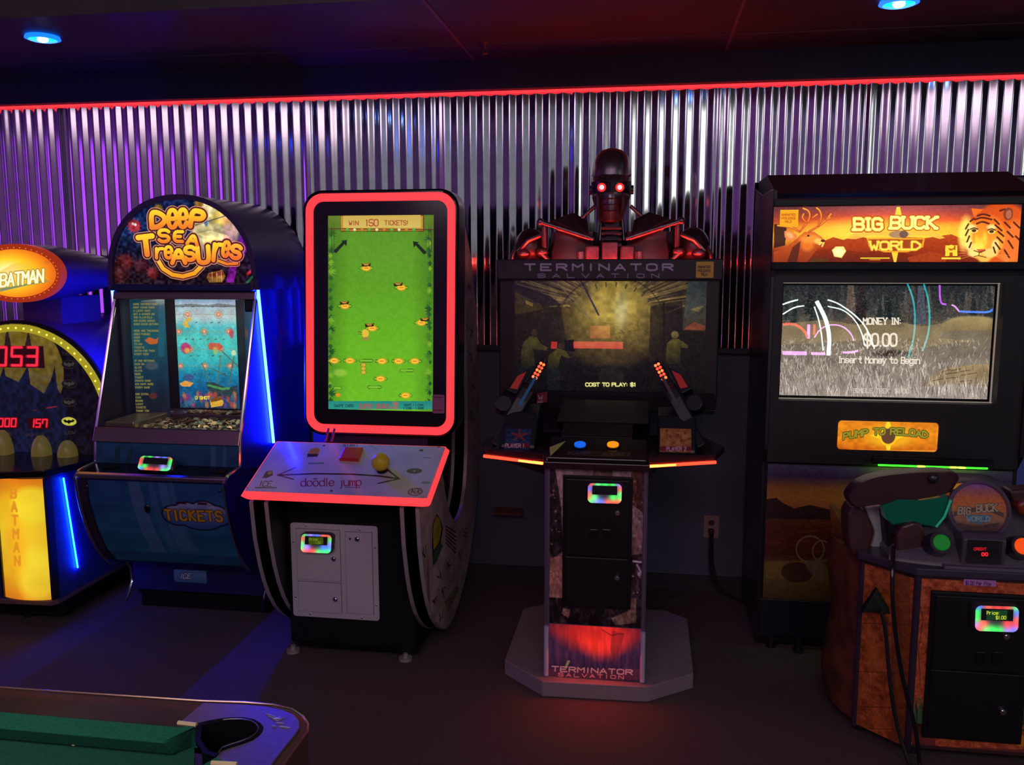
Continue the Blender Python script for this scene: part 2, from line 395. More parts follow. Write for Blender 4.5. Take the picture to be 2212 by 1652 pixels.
def downlight(px, py, lab):
    p = U(px, py, z=2.556)
    t = thing('ceiling_light', p, lab, 'ceiling light', 'blue round ceiling lights')
    rings = [[(p.x+r*math.cos(a), p.y+r*math.sin(a), z) for a in np.linspace(0, 2*math.pi, 28, endpoint=False)] for r, z in ((.066, 2.559), (.070, 2.548), (.056, 2.543), (.054, 2.556))]
    MB().loft(rings, cap=False).build('trim_ring', mat('blue_lit_ring', (.3, .4, .8), .4, emit=(.0, .12, 1), es=2.2), t, smooth=True)
    MB().cyl((p.x, p.y, 2.551), (p.x, p.y, 2.558), .054, 24).build('lens', mat('blue_lens', (0, 0, .1), .4, emit=(.0, .38, 1), es=3.2), t)
    MB().ell((p.x, p.y, 2.546), .022, .022, .012, 14, 8).build('bulb', mat('blue_bulb', (0, 0, .1), .4, emit=(.55, .8, 1), es=9), t, smooth=True)
    l = bpy.data.lights.new('blue_spot', 'SPOT'); l.energy = 2.2; l.color = (.02, .10, 1); l.spot_size = 1.6; l.spot_blend = .8; l.shadow_soft_size = .05
    lo = bpy.data.objects.new('blue_spot', l); COL.objects.link(lo); lo.location = (p.x, p.y, 2.53)
downlight(92, 80, 'blue glowing recessed ceiling light at the ceiling corner over the oval yellow sign')
downlight(1942, 3, 'blue glowing recessed ceiling light above the orange lit deer and tiger sign')

p = U(1048, 97, z=2.55)
t = thing('fire_sprinkler', p, 'small brass fire sprinkler hanging from the dark ceiling', 'sprinkler')
BR = mat('sprinkler_brass', (.5, .22, .12), .35, .9)
MB().cyl((p.x, p.y, 2.56), (p.x, p.y, 2.553), .02, 16).build('collar', BR, t)
MB().cyl((p.x, p.y, 2.555), (p.x, p.y, 2.532), .005, 10).tube([(p.x-.009, p.y, 2.535), (p.x-.009, p.y, 2.522), (p.x, p.y, 2.515), (p.x+.009, p.y, 2.522), (p.x+.009, p.y, 2.535)], .002, 6).build('frame', BR, t)
MB().cyl((p.x, p.y, 2.514), (p.x, p.y, 2.512), .014, 12).build('deflector', BR, t)

# wall outlet, plug and cords
a, b = U(1521, 1113, y=-.006), U(1552, 1162, y=-.006)
t = thing('wall_outlet', ((a.x+b.x)/2, 0, b.z), 'beige wall outlet with two sockets low on the blue wall', 'outlet')
PLATE = mat('beige_plastic', (.42, .27, .25), .5)
MB().py(rrect(a.x, b.x, b.z, a.z, .006), -.006, 0).build('cover_plate', PLATE, t, bevel=.001)
xm = (a.x+b.x)/2; zm = (a.z+b.z)/2
for dz in (.020, -.020):
    MB().py(rrect(xm-.015, xm+.015, zm+dz-.013, zm+dz+.013, .010), -.009, -.005).build('socket', mat('brown_socket', (.06, .035, .035), .5), t)
cordm = mat('black_cord', (.010, .010, .012), .5)
t = thing('power_cord', (xm, -.03, 0), 'black power cord plugged in the wall outlet and trailing to the floor', 'cord')
MB().box(xm-.012, xm+.012, -.04, -.0095, zm-.034, zm-.008).build('plug', cordm, t, bevel=.004)
MB().tube(smoothpoly([(xm-.004, -.03, zm-.03), (xm-.006, -.035, zm-.12), (xm-.002, -.03, .14), (xm+.02, -.06, .05), (xm+.12, -.10, .008), (xm+.27, -.14, .008)], 3, False), .0045, 8).build('cable', cordm, t, smooth=True)
o = MB().tube(smoothpoly([(xm+.006, -.022, zm-.034), (xm+.008, -.03, zm-.14), (xm+.014, -.028, .13), (xm+.05, -.07, .03), (xm+.14, -.12, .008), (xm+.27, -.19, .008)], 3, False), .0045, 8).build('power_cord', cordm, smooth=True)
o['label'] = 'second thinner black cord running down beside the plugged cord under the outlet'; o['category'] = 'cord'
a, b = U(1068, 1098, y=-.03), U(1128, 1109, y=-.03)
o = MB().px([(-.001, a.z), (-.06, a.z-.012), (-.06, b.z-.004), (-.001, b.z)], a.x, b.x).build('wall_bracket', mat('rust_brown_metal', (.16, .06, .05), .5)); o['label'] = 'small rust brown bracket sticking out of the blue wall left of the pedestal'; o['category'] = 'bracket'
a = U(1395, 1322, z=0); b = U(1478, 1300, z=0)
o = MB().pz([(a.x, a.y), (b.x, b.y), (b.x, -.13), (a.x-.08, -.13)], .0005, .03).build('floor_box', mat('grey_floor_board', (.07, .055, .06), .6), bevel=.003); o['label'] = 'low flat grey box on the carpet behind the shooting game pedestal'; o['category'] = 'box'

# sliver at the right edge: neighbouring blue game with a grey brick picture
t = thing('arcade_game', (1.95, -.1, 0), 'blue arcade cabinet with grey brick picture, cut by the frame edge', 'arcade game')
MB().box(1.52, 2.3, -.16, -.005, 0, 1.30).build('body', mat('bright_blue_laminate', (.12, .19, .62), .5), t, bevel=.004)
A = Art((1.52, -.10, 1.98), (2.3, -.10, 1.98), (1.52, -.10, 1.345), .5, (118, 108, 122))
for k in range(14): A.rect(2180, 480+k*16, 2600, 481.6+k*16, (80, 72, 88))
A.noise(.25, 6, 3).build('picture', t, 'print')
MB().box(1.52, 2.3, -.097, -.005, 1.30, 1.99).build('back_board', BLACK, t)
MB().box(1.52, 2.3, -.165, -.10, 1.30, 1.322).build('grey_band', mat('grey_band', (.06, .06, .08), .5), t)
MB().box(1.52, 2.3, -.163, -.10, 1.322, 1.345).build('orange_band', mat('orange_band', (.45, .22, .04), .5), t)

# hall things behind the camera, met in the photo only as reflections
def RU(px, py, yg, L):
    g = U(px, py, y=yg); k = L/(g.y-CAM[1]); return Vector((g.x+(g.x-CAM[0])*k, g.y-L, g.z+(g.z-CAM[2])*k))
NW = mat('neon_white', (.1, .1, .1), .4, emit=(.80, 1, .98), es=20)
NP = mat('neon_pink', (.1, .1, .1), .4, emit=(.9, .35, 1), es=16)
NR = mat('neon_red', (.1, 0, 0), .4, emit=(1, .06, .05), es=11)
NC = mat('neon_cyan', (0, .1, .1), .4, emit=(0, .75, .80), es=8)
def neon(name, label, arcs, yg=-.56, L=5.5):
    pts = [RU(x, y, yg, L) for x, y in arcs[0][0]]; c = sum(pts, Vector())/len(pts)
    t = thing(name, (c.x, c.y, 0), label, 'neon sign')
    for pp, r, m in arcs:
        MB().tube(smoothpoly([RU(x, y, yg, L) for x, y in pp], 2, False), r, 6).build('neon_tube', m, t, smooth=True)
    return t
neon('neon_arch', 'white and pink neon arches of a game in the hall behind the camera',
     [([(1762, 650), (1783, 690), (1790, 730), (1787, 766)], .022, NW), ([(1689, 657), (1705, 651), (1722, 647)], .008, NW),
      ([(1786, 647), (1810, 655), (1845, 680), (1868, 705), (1880, 735), (1886, 752)], .007, NW),
      ([(1786, 661), (1820, 668), (1845, 690), (1860, 720), (1865, 745)], .006, NW), ([(1689, 678), (1715, 662), (1735, 660)], .007, NW),
      ([(1757, 662), (1770, 700), (1776, 755)], .007, NW),
      ([(1689, 700), (1705, 698), (1722, 702), (1738, 716), (1742, 728)], .014, NR), ([(1757, 728), (1770, 708), (1795, 699), (1820, 704), (1838, 722), (1841, 735)], .007, NP),
      ([(1689, 761), (1740, 762)], .020, NP), ([(1750, 762), (1780, 763)], .014, NP), ([(1818, 760), (1838, 760), (1851, 756)], .011, NP), ([(1745, 700), (1744, 730)], .016, NP), ([(1757, 700), (1757, 722)], .012, NR)])
neon('neon_arch', 'cyan neon arcs of a game in the hall behind the camera',
     [([(1957, 613), (1970, 645), (1974, 690), (1970, 735), (1958, 771)], .009, NC), ([(1992, 613), (2003, 650), (2005, 700), (1998, 735), (1989, 757)], .009, NC)])
neon('neon_sign', 'blue and purple neon outline of a game in the hall behind the camera',
     [([(2068, 672), (2120, 674), (2134, 673), (2148, 661)], .010, mat('neon_blue', (0, 0, .1), .4, emit=(.05, .2, 1), es=18)),
      ([(2068, 672), (2058, 660), (2052, 658)], .008, NP), ([(2026, 615), (2027, 655), (2040, 657)], .009, mat('neon_violet', (0, 0, .1), .4, emit=(.7, .1, 1), es=14))])
neon('neon_sign', 'long red neon bar of a sign in the hall behind the camera',
     [([(1240, 744), (1290, 744), (1346, 745)], .034, mat('neon_red_bar', (.1, 0, 0), .4, emit=(1, .07, .07), es=14)), ([(1192, 744), (1204, 745)], .035, NR)], -.47, 4.6)
a, b = RU(1276, 703, -.47, 4.6), RU(1318, 730, -.47, 4.6)
o = MB().box(a.x, b.x, a.y-.05, a.y, b.z, a.z).build('light_box', mat('orange_light_box', (.1, .03, 0), .5, emit=(1, .16, .07), es=6)); o['label'] = 'orange light box sign in the hall behind the camera'; o['category'] = 'sign'
# ------------------------------------------------------------------ shared fittings of the machines
def card_reader(parent, corners, seed, lcd=None, depth=.03):
    """TL, TR, BL photo pixels on a plane; a swipe reader with a ring of coloured lights"""
    TL, TR, BL = corners; ex = (TR-TL); ey = (BL-TL); n = ex.cross(ey).normalized()
    if n.dot(Vector(CAM)-TL) < 0: n = -n
    BRc = TR+ey
    def ring(k, d, cut):
        c = (TL+BRc)/2; out = []
        for u, v in rrect(-.5, .5, -.5, .5, cut, 4): out.append(c+ex*u*k-ey*v*k+n*d)
        return out
    body = MB().loft([ring(1.0, -.006, .18), ring(1.0, depth*.6, .18), ring(.90, depth, .18)]).build('card_reader', mat('smoky_plastic', (.05, .05, .055), .25), parent, smooth=True)
    W_ = ex.length
    cols = [(255, 60, 60), (60, 255, 90), (70, 110, 255), (255, 70, 60), (50, 240, 80), (255, 90, 70), (90, 255, 120), (150, 120, 255)]
    rs = random.Random(seed); A = Art(TL+n*(depth+.001)+ex*.04+ey*.04, TL+n*(depth+.001)+ex*.96+ey*.04, TL+n*(depth+.001)+ex*.04+ey*.96, 1.6, (46, 44, 54))
    H, W = A.H, A.W; X, Y = A.X/(W-1), A.Y/(H-1)
    spots = [(x, .03) for x in (.08, .3, .52, .74, .95)]+[(.02, y) for y in (.3, .55, .8)]+[(.98, y) for y in (.3, .55, .8)]+[(x, .95) for x in (.08, .27, .42, .6, .78, .93)]+[(.2, .7), (.75, .68)]
    for i, (x, y) in enumerate(spots):
        c = np.array(cols[(i*3+seed) % len(cols)], float); g = np.exp(-(((X-x)*W/H/ .15)**2*.5+((Y-y)/.14)**2*.5))[..., None]
        A.c += g*(c-A.c*.6)*1.0
    edge = np.minimum(np.minimum(X*W/H, (1-X)*W/H), np.minimum(Y, 1-Y))
    A.build('light_ring', body, 'lit', rmask(.14, .22))
    p = TL+n*(depth+.002)
    D = Art(p+ex*.16+ey*.14, p+ex*.84+ey*.14, p+ex*.16+ey*.56, 1.6, (6, 8, 10))
    if lcd:
        q0, q1 = proj(p+ex*.27+ey*.2), proj(p+ex*.72+ey*.52); D.rect(q0[0], q0[1], q1[0], q1[1], lcd[1])
        hh = (q1[1]-q0[1])*.33
        D.text(lcd[0][0], q0[0]+1, q0[1]+hh*1.3, hh, hh*.6, 1.1, lcd[2]); D.text(lcd[0][1], q0[0]+(q1[0]-q0[0])*.45, q0[1]+hh*2.8, hh, hh*.6, 1.1, lcd[2])
    D.build('display', body, 'lit')
    return body
def lock(parent, p, r=.010, name='lock'):
    MB().cyl(p, p+Vector((0, -.008, 0)), r, 18).cyl(p+Vector((0, -.008, 0)), p+Vector((0, -.011, 0)), r*.55, 12).build(name, CHROME, parent)
def ledstrip(parent, pts, r, m, name='light_strip'):
    return MB().tube(pts, r, 8).build(name, m, parent)

# ------------------------------------------------------------------ game at the left edge: round display, oval sign
t = thing('ticket_game', (-2.86, -.5, 0), 'rounded ticket game with oval yellow lit sign and red score digits', 'arcade game')
PURP = mat('deep_purple_laminate', (.10, .032, .095), .35, noise=.15, nscale=12)
BLUEL = mat('deep_blue_laminate', (.035, .045, .24), .4, noise=.2, nscale=10)
xc, R0, zc = -2.885, .46, .885
def arcp(r, a0, a1, n=40): return [(xc+r*math.cos(math.radians(a)), zc+r*math.sin(math.radians(a))) for a in np.linspace(a0, a1, n)]
MB().py(arcp(.472, -8, 188)+[(xc-.45, .66), (xc+.45, .66)], -.60, -.04).build('housing', PURP, t, smooth=True)
MB().py(arcp(.470, -6, 186)+[(xc-.455, .68), (xc+.455, .68)], -.612, -.60).build('face_rim', BLACK, t)
# round display face
A = Art((xc-.46, -.6135, zc+.46), (xc+.46, -.6135, zc+.46), (xc-.46, -.6135, .70), .9, (13, 8, 20))
A.ell(45, 800, 92, 105, ((120, 98, 28), (95, 78, 30), (58, 50, 30)), 1)
A.noise(.15, 8, 5)
A.poly([(-60, 830), (0, 815), (8, 790), (12, 812), (40, 825), (60, 790), (66, 830), (95, 850), (110, 820), (118, 790), (124, 838), (140, 870), (150, 980), (-60, 980)], (14, 17, 42))
A.poly([(8, 760), (12, 722), (17, 712), (22, 735), (26, 760)], (38, 24, 22)); A.poly([(52, 760), (56, 735), (61, 712), (66, 735), (70, 760)], (38, 24, 22))
A.add_noise(14, 6, 9, 4, (.4, .6, 1.4))
for y, on in ((787, 0), (829, 0), (869, 0), (910, 1)):
    cx = 149; c = (210, 205, 70) if on else (42, 34, 34); k = (12, 10, 12)
    A.ell(cx, y, 16, 9, c)
    if on: A.ell(cx, y, 13.5, 6.8, k)
    else: A.ell(cx, y, 14.5, 7.6, k)
    # winged badge shape
    cc = c
    B = [(-11, -2), (-6, -4), (-5, -1.5), (-1.5, -2), (-1, -4), (0, -3), (1, -4), (1.5, -2), (5, -1.5), (6, -4), (11, -2), (8, 2), (4, 2), (0, 4.5), (-4, 2), (-8, 2)]
    A.poly([(cx+x*1.15, y+z*1.3) for x, z in B], (210, 205, 70) if on else (58, 50, 48)) if not on else None
    if on:
        A.ell(cx, y, 13.5, 6.8, (205, 205, 75)); A.poly([(cx+x*1.15, y+z*1.25) for x, z in B], (14, 14, 12))
A.text('TIME', 133, 767, 6, 5, 1.2, (55, 45, 40)); A.text('LOW', 140, 937, 6, 6, 1.2, (60, 48, 50))
A.text('TIME', 2, 940, 5, 5, 1.1, (70, 40, 40)); A.text('BONUS', 56, 941, 5, 6, 1.1, (55, 40, 40))
A.line([(101, 881), (122, 878)], 1.6, (190, 30, 40)); A.line([(72, 887), (80, 885)], 1.4, (110, 20, 30))
def maskb(u, v):
    x = xc-.46+u*.92; z = zc+.46-v*(zc+.46-.70); return (x-xc)**2+(z-zc)**2 <= .455**2
A.build('display_face', t, 'lit', maskb)
# score digits: lit segments, each window a part
SEGS = {'0': 'abcdef', '1': 'bc', '5': 'acdfg', '3': 'abcdg', '7': 'abcf'}
def digits(txt, x, y, w_, h_, gap, wd, name):
    x1 = x+len(txt)*(w_+gap)
    TL, TR, BL = U(x-4, y-4, y=-.618), U(x1+2, y-4+.031*(x1-x), y=-.618), U(x-4+h_*.04, y+h_+4, y=-.618); TR.z = TL.z; BL.x = TL.x
    A = Art(TL, TR, BL, 1.6, (40, 3, 10))
    for i, ch in enumerate(txt):
        a, b = x+i*(w_+gap), y; P = {'a': ((0, 0), (1, 0)), 'b': ((1, 0), (1, .5)), 'c': ((1, .5), (1, 1)), 'd': ((0, 1), (1, 1)), 'e': ((0, .5), (0, 1)), 'f': ((0, 0), (0, .5)), 'g': ((0, .5), (1, .5))}
        for s_ in SEGS[ch]:
            p, q = P[s_]; A.line([(a+p[0]*w_*.85+(1-p[1])*1.5, b+p[1]*h_), (a+q[0]*w_*.85+(1-q[1])*1.5, b+q[1]*h_)], wd+2.5, (150, 10, 25))
        for s_ in SEGS[ch]:
            p, q = P[s_]; dx, dy = (q[0]-p[0])*.08, (q[1]-p[1])*.04
            A.line([(a+(p[0]+dx)*w_*.85+(1-p[1])*1.5, b+(p[1]+dy)*h_), (a+(q[0]-dx)*w_*.85+(1-q[1])*1.5, b+(q[1]-dy)*h_)], wd, (255, 45, 70))
    A.build(name, t, 'lit')
digits('053', -9, 750, 25, 39, 8.5, 5.2, 'score_display'); digits('000', -4, 904, 11, 17, 3, 2.6, 'time_display'); digits('157', 63, 906, 11, 16, 3, 2.6, 'bonus_display')
# lit arc with little lamps
ring_o, ring_i = arcp(.452, 3, 177, 60), arcp(.420, 3, 177, 60)
MB().py(ring_o+ring_i[::-1], -.622, -.613).build('lit_arc', mat('yellow_lit_arc', (.3, .25, .02), .4, emit=(.33, .28, .012), es=1), t)
bl = MB()
for a in np.arange(6, 176, 5.2):
    bl.ell((xc+.436*math.cos(math.radians(a)), -.622, zc+.436*math.sin(math.radians(a))),   .0048, .004, .0048, 8, 6)
o = bl.build('lamp_row', mat('yellow_lamp', (.3, .3, .02), .4, emit=(1, .88, .12), es=1.6), t, smooth=True); o['kind'] = 'stuff'
# oval sign
sx, sz = -2.83, 1.572
def oval(rx, rz, n=56): return [(sx+rx*math.cos(a), sz+rz*math.sin(a)) for a in np.linspace(0, 2*math.pi, n, endpoint=False)]
MB().loft([[(x, -.62, z) for x, z in oval(.225, .130)], [(x, -.45, z) for x, z in oval(.225, .130)], [(x, -.12, z) for x, z in oval(.17, .09)]]).build('sign_body', PURP, t, smooth=True)
MB().py([(sx-.10, 1.30), (sx+.10, 1.30), (sx+.10, 1.46), (sx-.10, 1.46)], -.5, -.2).build('sign_neck', PURP, t)
MB().loft([[(x, -.655, z) for x, z in oval(.192, .099)], [(x, -.660, z) for x, z in oval(.228, .132)], [(x, -.62, z) for x, z in oval(.228, .132)]]).build('sign_rim', mat('orange_red_rim', (.30, .03, .01), .35, emit=(.42, .032, .004), es=.75), t, smooth=True)
A = Art((sx-.20, -.657, sz+.108), (sx+.20, -.657, sz+.108), (sx-.20, -.657, sz-.108), 1.3, (255, 190, 40))
d = np.hypot((A.X/(A.W-1)-.40)*1.9, (A.Y/(A.H-1)-.5)*1.9)[..., None]; cs = np.array([[255, 255, 235], [255, 246, 150], [255, 215, 40], [255, 160, 25], [240, 110, 20]], float)
q = np.clip(d*3.6, 0, 3.999); i = q.astype(int)[..., 0]; A.c = cs[i]*(1-(q-i[..., None]))+cs[i+1]*(q-i[..., None])
A.poly([(0, 585), (30, 569), (60, 565), (108, 605), (60, 610), (0, 622)], (250, 190, 50), .5)
A.poly([(0, 624), (100, 604), (113, 607), (60, 616), (0, 630)], (90, 130, 120), .8); A.poly([(88, 597), (114, 607), (86, 610)], (225, 140, 40), .9)
A.text('BATMAN', 1, 619, 26, 12.5, 4.4, (255, 255, 214), gap=.28, out=[(8, (150, 110, 30)), (6, (235, 190, 60))], ital=.14, rot=-.115)
A.text('TM', 96, 569, 4.5, 4, 1.1, (190, 110, 30))
A.build('sign_face', t, 'lit', emask)
bl = MB()
for a in np.linspace(0, 2*math.pi, 44, endpoint=False): bl.ell((sx+.210*math.cos(a), -.659, sz+.115*math.sin(a)), .0032, .003, .0032, 6, 4)
o = bl.build('bulb_row', mat('dim_bulb', (.5, .25, .12), .3, emit=(.7, .25, .08), es=.8), t); o['kind'] = 'stuff'
# play deck and lit curved base
MB().pz([(xc-.50, -.58), (xc-.47, -.88), (xc-.25, -1.0), (xc+.165, -1.0), (xc+.34, -.94), (xc+.455, -.62)], .705, .735).build('play_deck', GLOSSB, t, bevel=.004)
for k, px_ in enumerate((8, 90, 146)):
    q = U(px_, 985-k*4, y=-.66); MB().ell((q.x, q.y, .735), .045, .045, .115-.02*k, 16, 10).build('target_dome', mat('amber_dome', (.20, .16, .03), .3, emit=(.055, .042, .008), es=1), t, smooth=True)
pts = [(-3.35, -.50), (-3.30, -.80), (-3.1, -.90), (-2.82, -.925), (-2.575, -.915), (-2.552, -.89), (-2.552, -.30), (-3.35, -.30)]
MB().pz(pts, .14, .705).build('base_cabinet', BLUEL, t)
MB().pz([(x, y-.008) for x, y in pts], .118, .142).build('base_trim', mat('mauve_trim', (.16, .09, .10), .35), t, bevel=.004)
MB().pz([(x+.04 if x < -2.9 else x-.05, y+.10) for x, y in pts], .03, .118).build('plinth', BLACK, t)
for cx, cy in ((-2.80, -.78), (-3.1, -.8)):
    MB().cyl((cx, cy, 0), (cx, cy, .05), .022, 14).build('foot', DARKMET, t)
# lit front panel (bowed)
Z0, Z1 = .15, .695; xa, xb = -2.790, -2.562
A = Art((xa, -.926, Z1), (xb, -.926, Z1), (xa, -.926, Z0), 1.1, (250, 170, 25)); A.fill(((225, 120, 20), (250, 190, 30), (252, 205, 40), (250, 200, 40), (245, 180, 30), (225, 125, 25)))
A.ell(75, 1090, 42, 38, (255, 225, 50), .8, soft=14); A.ell(85, 1240, 40, 60, (255, 235, 60), .6, soft=20); A.ell(40, 1180, 22, 60, (250, 165, 25), .5, soft=16)
A.c *= (1-.10*np.abs(A.X/(A.W-1)-.5)*2)[..., None]; A.add_noise(6, 26, 20, 7, (1, 1, .2))
for k, ch in enumerate('BATMAN'): A.text(ch, 31+k*1.6, 1072+k*29, 19, 11, 4.5, (222, 138, 28), out=[(6, (238, 165, 35))], sm=0, a=.75)
bul = lambda u, v: np.stack([0*u, -.022*(1-(2*u-1)**2), 0*u], -1)
A.build('lit_panel', t, 'lit', bulge=bul)
MB().box(xa-.012, xa, -.935, -.90, Z0, Z1).box(xb, xb+.012, -.932, -.89, Z0, Z1).build('panel_edge', DARKMET, t)
p0, p1 = U(137, 1032, x=-2.545), U(168, 1226, x=-2.545)
ledstrip(t, [p0, p1], .0035, mat('led_blue_dim', (0, 0, .1), .4, emit=(.001, .030, 1), es=110))

# ------------------------------------------------------------------ coin pusher with arched sign
t = thing('coin_pusher', (-2.04, -.5, 0), 'blue coin pusher game with arched undersea picture sign and chrome edges', 'arcade game')
xL, xR = -2.385, -1.705; XC = (xL+xR)/2
SEAB = mat('sea_blue_laminate', (.018, .022, .115), .3, noise=.2, nscale=8)
def arch(hw, zt, zb, n=34, p=2.15):
    out = []
    for a in np.linspace(0, math.pi, n):
        c, s_ = math.cos(a), math.sin(a); out.append((XC+.005+hw*math.copysign(abs(c)**(2/p), c), zb+(zt-zb)*abs(s_)**(2/p)))
    return out
hw = .352
MB().py(arch(hw, 1.915, 1.56)+[(XC+.005-hw, 1.50), (XC+.005+hw, 1.50)], -.615, -.05).build('sign_hood', mat('navy_hood', (.035, .030, .13), .35), t, smooth=True)
MB().py(arch(hw, 1.915, 1.56)+[(XC+.005-hw, 1.50), (XC+.005+hw, 1.50)]+[(XC+.005+hw-.022, 1.522), (XC+.005-hw+.022, 1.522)]+arch(hw-.022, 1.893, 1.56)[::-1], -.635, -.615).build('hood_rim', mat('purple_rim', (.06, .03, .12), .35), t)
ax0, ax1, az0, az1 = XC+.005-hw+.02, XC+.005+hw-.02, 1.522, 1.895
A = Art((ax0, -.618, az1), (ax1, -.618, az1), (ax0, -.618, az0), 1.35); A.fill(((14, 22, 62), (12, 40, 88), (14, 26, 64), (30, 16, 30), (26, 12, 20)))
A.ell(465, 490, 52, 60, ((222, 205, 150), (205, 190, 130), (150, 135, 135)), .95, soft=10); A.ell(478, 470, 20, 16, (225, 190, 70), .7, soft=6)
A.ell(460, 520, 22, 10, (250, 225, 130), .9, soft=6); A.poly([(425, 505), (455, 498), (490, 508), (500, 520), (470, 516), (440, 512)], (255, 238, 160), .9)
A.line([(370, 500), (430, 484), (500, 462)], 2.2, (40, 40, 80), .7); A.ell(445, 480, 4, 9, (50, 90, 150), .8)
for x, y, r, c in ((290, 488, 13, (170, 40, 50)), (270, 565, 16, (95, 30, 30)), (305, 575, 15, (70, 26, 34)), (330, 590, 12, (110, 30, 30)), (260, 590, 20, (60, 22, 24)), (342, 450, 8, (150, 110, 40)), (430, 438, 9, (150, 105, 40))):
    for a in np.linspace(0, 2*math.pi, 12, endpoint=False): A.line([(x, y), (x+r*1.25*math.cos(a), y+r*1.25*math.sin(a))], 2, c, .7)
    A.ell(x, y, r, r, c, .9, soft=3)
A.ell(287, 483, 3, 3, (240, 220, 210)); A.ell(292, 485, 3, 3, (240, 220, 210))
A.poly([(450, 590), (480, 583), (487, 596), (480, 609), (452, 610), (446, 600)], (140, 95, 45)); A.poly([(450, 592), (480, 585), (484, 594), (452, 599)], (120, 45, 35))
for x in (458, 468, 478): A.line([(x, 588), (x+1, 609)], 1.6, (200, 160, 80))
A.poly([(525, 495), (536, 510), (530, 550), (512, 575), (505, 610), (488, 610), (500, 560)], (190, 30, 200), .55)
A.line([(555, 575), (535, 592)], 6, (200, 45, 40), .9); A.line([(554, 588), (534, 610)], 5, (30, 140, 70), .9)
A.add_noise(26, 5, 5, 3, (1, 1, 1.2)); A.noise(.25, 12, 8)
gold = ((255, 214, 60), (252, 190, 40), (250, 150, 30)); OUT = [(15.5, (232, 150, 110)), (12.5, (60, 18, 30)), (8.6, (40, 20, 40))]
def wob(letters, layers):
    for L, (w_, c_) in enumerate(layers):
        for ch, x, y, h, cw, wd, rot in letters: A.text(ch, x, y, h, cw, w_+wd if L < len(layers)-1 else wd, c_, sm=2, rot=rot)
L1 = [('D', 328, 491, 32, 29, 11, -.06), ('e', 364, 491, 56, 17, 9.5, 0), ('e', 387, 490, 56, 16, 9.5, 0), ('P', 411, 488, 34, 26, 11, .12)]
L2 = [('S', 344, 522, 25, 21, 7.5, -.04), ('E', 376, 521, 21, 18, 7, .02), ('A', 404, 526, 24, 22, 7.5, .15)]
L3 = [('T', 303, 551, 38, 30, 12, -.12), ('r', 338, 557, 30, 18, 7, 0), ('e', 357, 557, 36, 14, 7, 0), ('A', 372, 568, 36, 28, 9, -.02), ('S', 400, 561, 28, 20, 9, 0), ('U', 429, 568, 34, 23, 10, -.08), ('r', 461, 562, 52, 20, 9, .08), ('e', 480, 552, 46, 12, 8, .15), ('S', 499, 556, 27, 18, 9, .15)]
LL = L3+L1+L2
sm_ = [(340, 560), (352, 580), (372, 593), (395, 597), (420, 590), (435, 575)]
for w_, c_ in ((17, (232, 150, 110)), (14, (60, 18, 30)), (9, ((255, 205, 60), (245, 150, 30)))): A.line(sm_, w_, c_)
for w_, c_ in ((13, (232, 150, 110)), (10, (60, 18, 30)), (6, (240, 140, 30))): A.line([(468, 562), (490, 570), (512, 569)], w_, c_)
wob(LL, [(9.5, (236, 160, 120)), (6.5, (70, 20, 30)), (0, (235, 130, 30))])
wob(LL, [(-2.2, ((255, 214, 50), (252, 176, 40), (245, 130, 40)))])
A.c[:, int(A.W*.80):] = A.c[:, int(A.W*.80):]*np.array([1, .85, 1.1])
def archmask(u, v):
    x = (ax0+u*(ax1-ax0)-XC-.005)/(hw-.021); z = (az1-v*(az1-az0)-1.56)/(1.894-1.56); return (np.abs(x)**2.15+np.maximum(z, 0)**2.15 <= 1) & (np.abs(x) <= 1)
A.build('sign_face', t, 'lit', archmask)
# cabinet behind the glass
MB().px([(-.60, .13), (-.60, 1.50), (-.05, 1.50), (-.05, .05), (-.55, .05)], xL+.004, xL+.02).px([(-.60, .13), (-.60, 1.50), (-.05, 1.50), (-.05, .05), (-.55, .05)], xR-.014, xR).box(xL+.02, xR-.01, -.08, -.05, .1, 1.5).box(xL+.02, xR-.01, -.60, -.05, 1.482, 1.5).build('cabinet_shell', mat('midnight_side', (.012, .012, .05), .4), t)
# side cheeks of the leaning glass box
chk = [(-.600, 1.478), (-.812, .872), (-.825, .748), (-.60, .70)]
SMOKE = mat('dark_side_cheek', (.02, .017, .05), .35)
for x0, x1 in ((xL, xL+.008), (xR-.008, xR)):
    MB().px(chk, x0, x1).build('side_cheek', SMOKE, t)
# chrome edge along both sides: one bent band each
prof = [(-.598, 1.482), (-.808, .880), (-.822, .755), (-.940, .740), (-.966, .716), (-.950, .60), (-.907, .47), (-.850, .36), (-.775, .275), (-.655, .255), (-.615, .20), (-.612, .13), (-.640, .085), (-.672, .055)]
sp_ = smoothpoly(prof[4:9], 1, False); prof2 = prof[:4]+sp_+prof[9:]
for x0 in (xL-.004, xR-.012):
    MB().tube([(x0+.008, y, z) for y, z in prof2], .0085, 8).build('chrome_edge', CHROME, t, smooth=True)
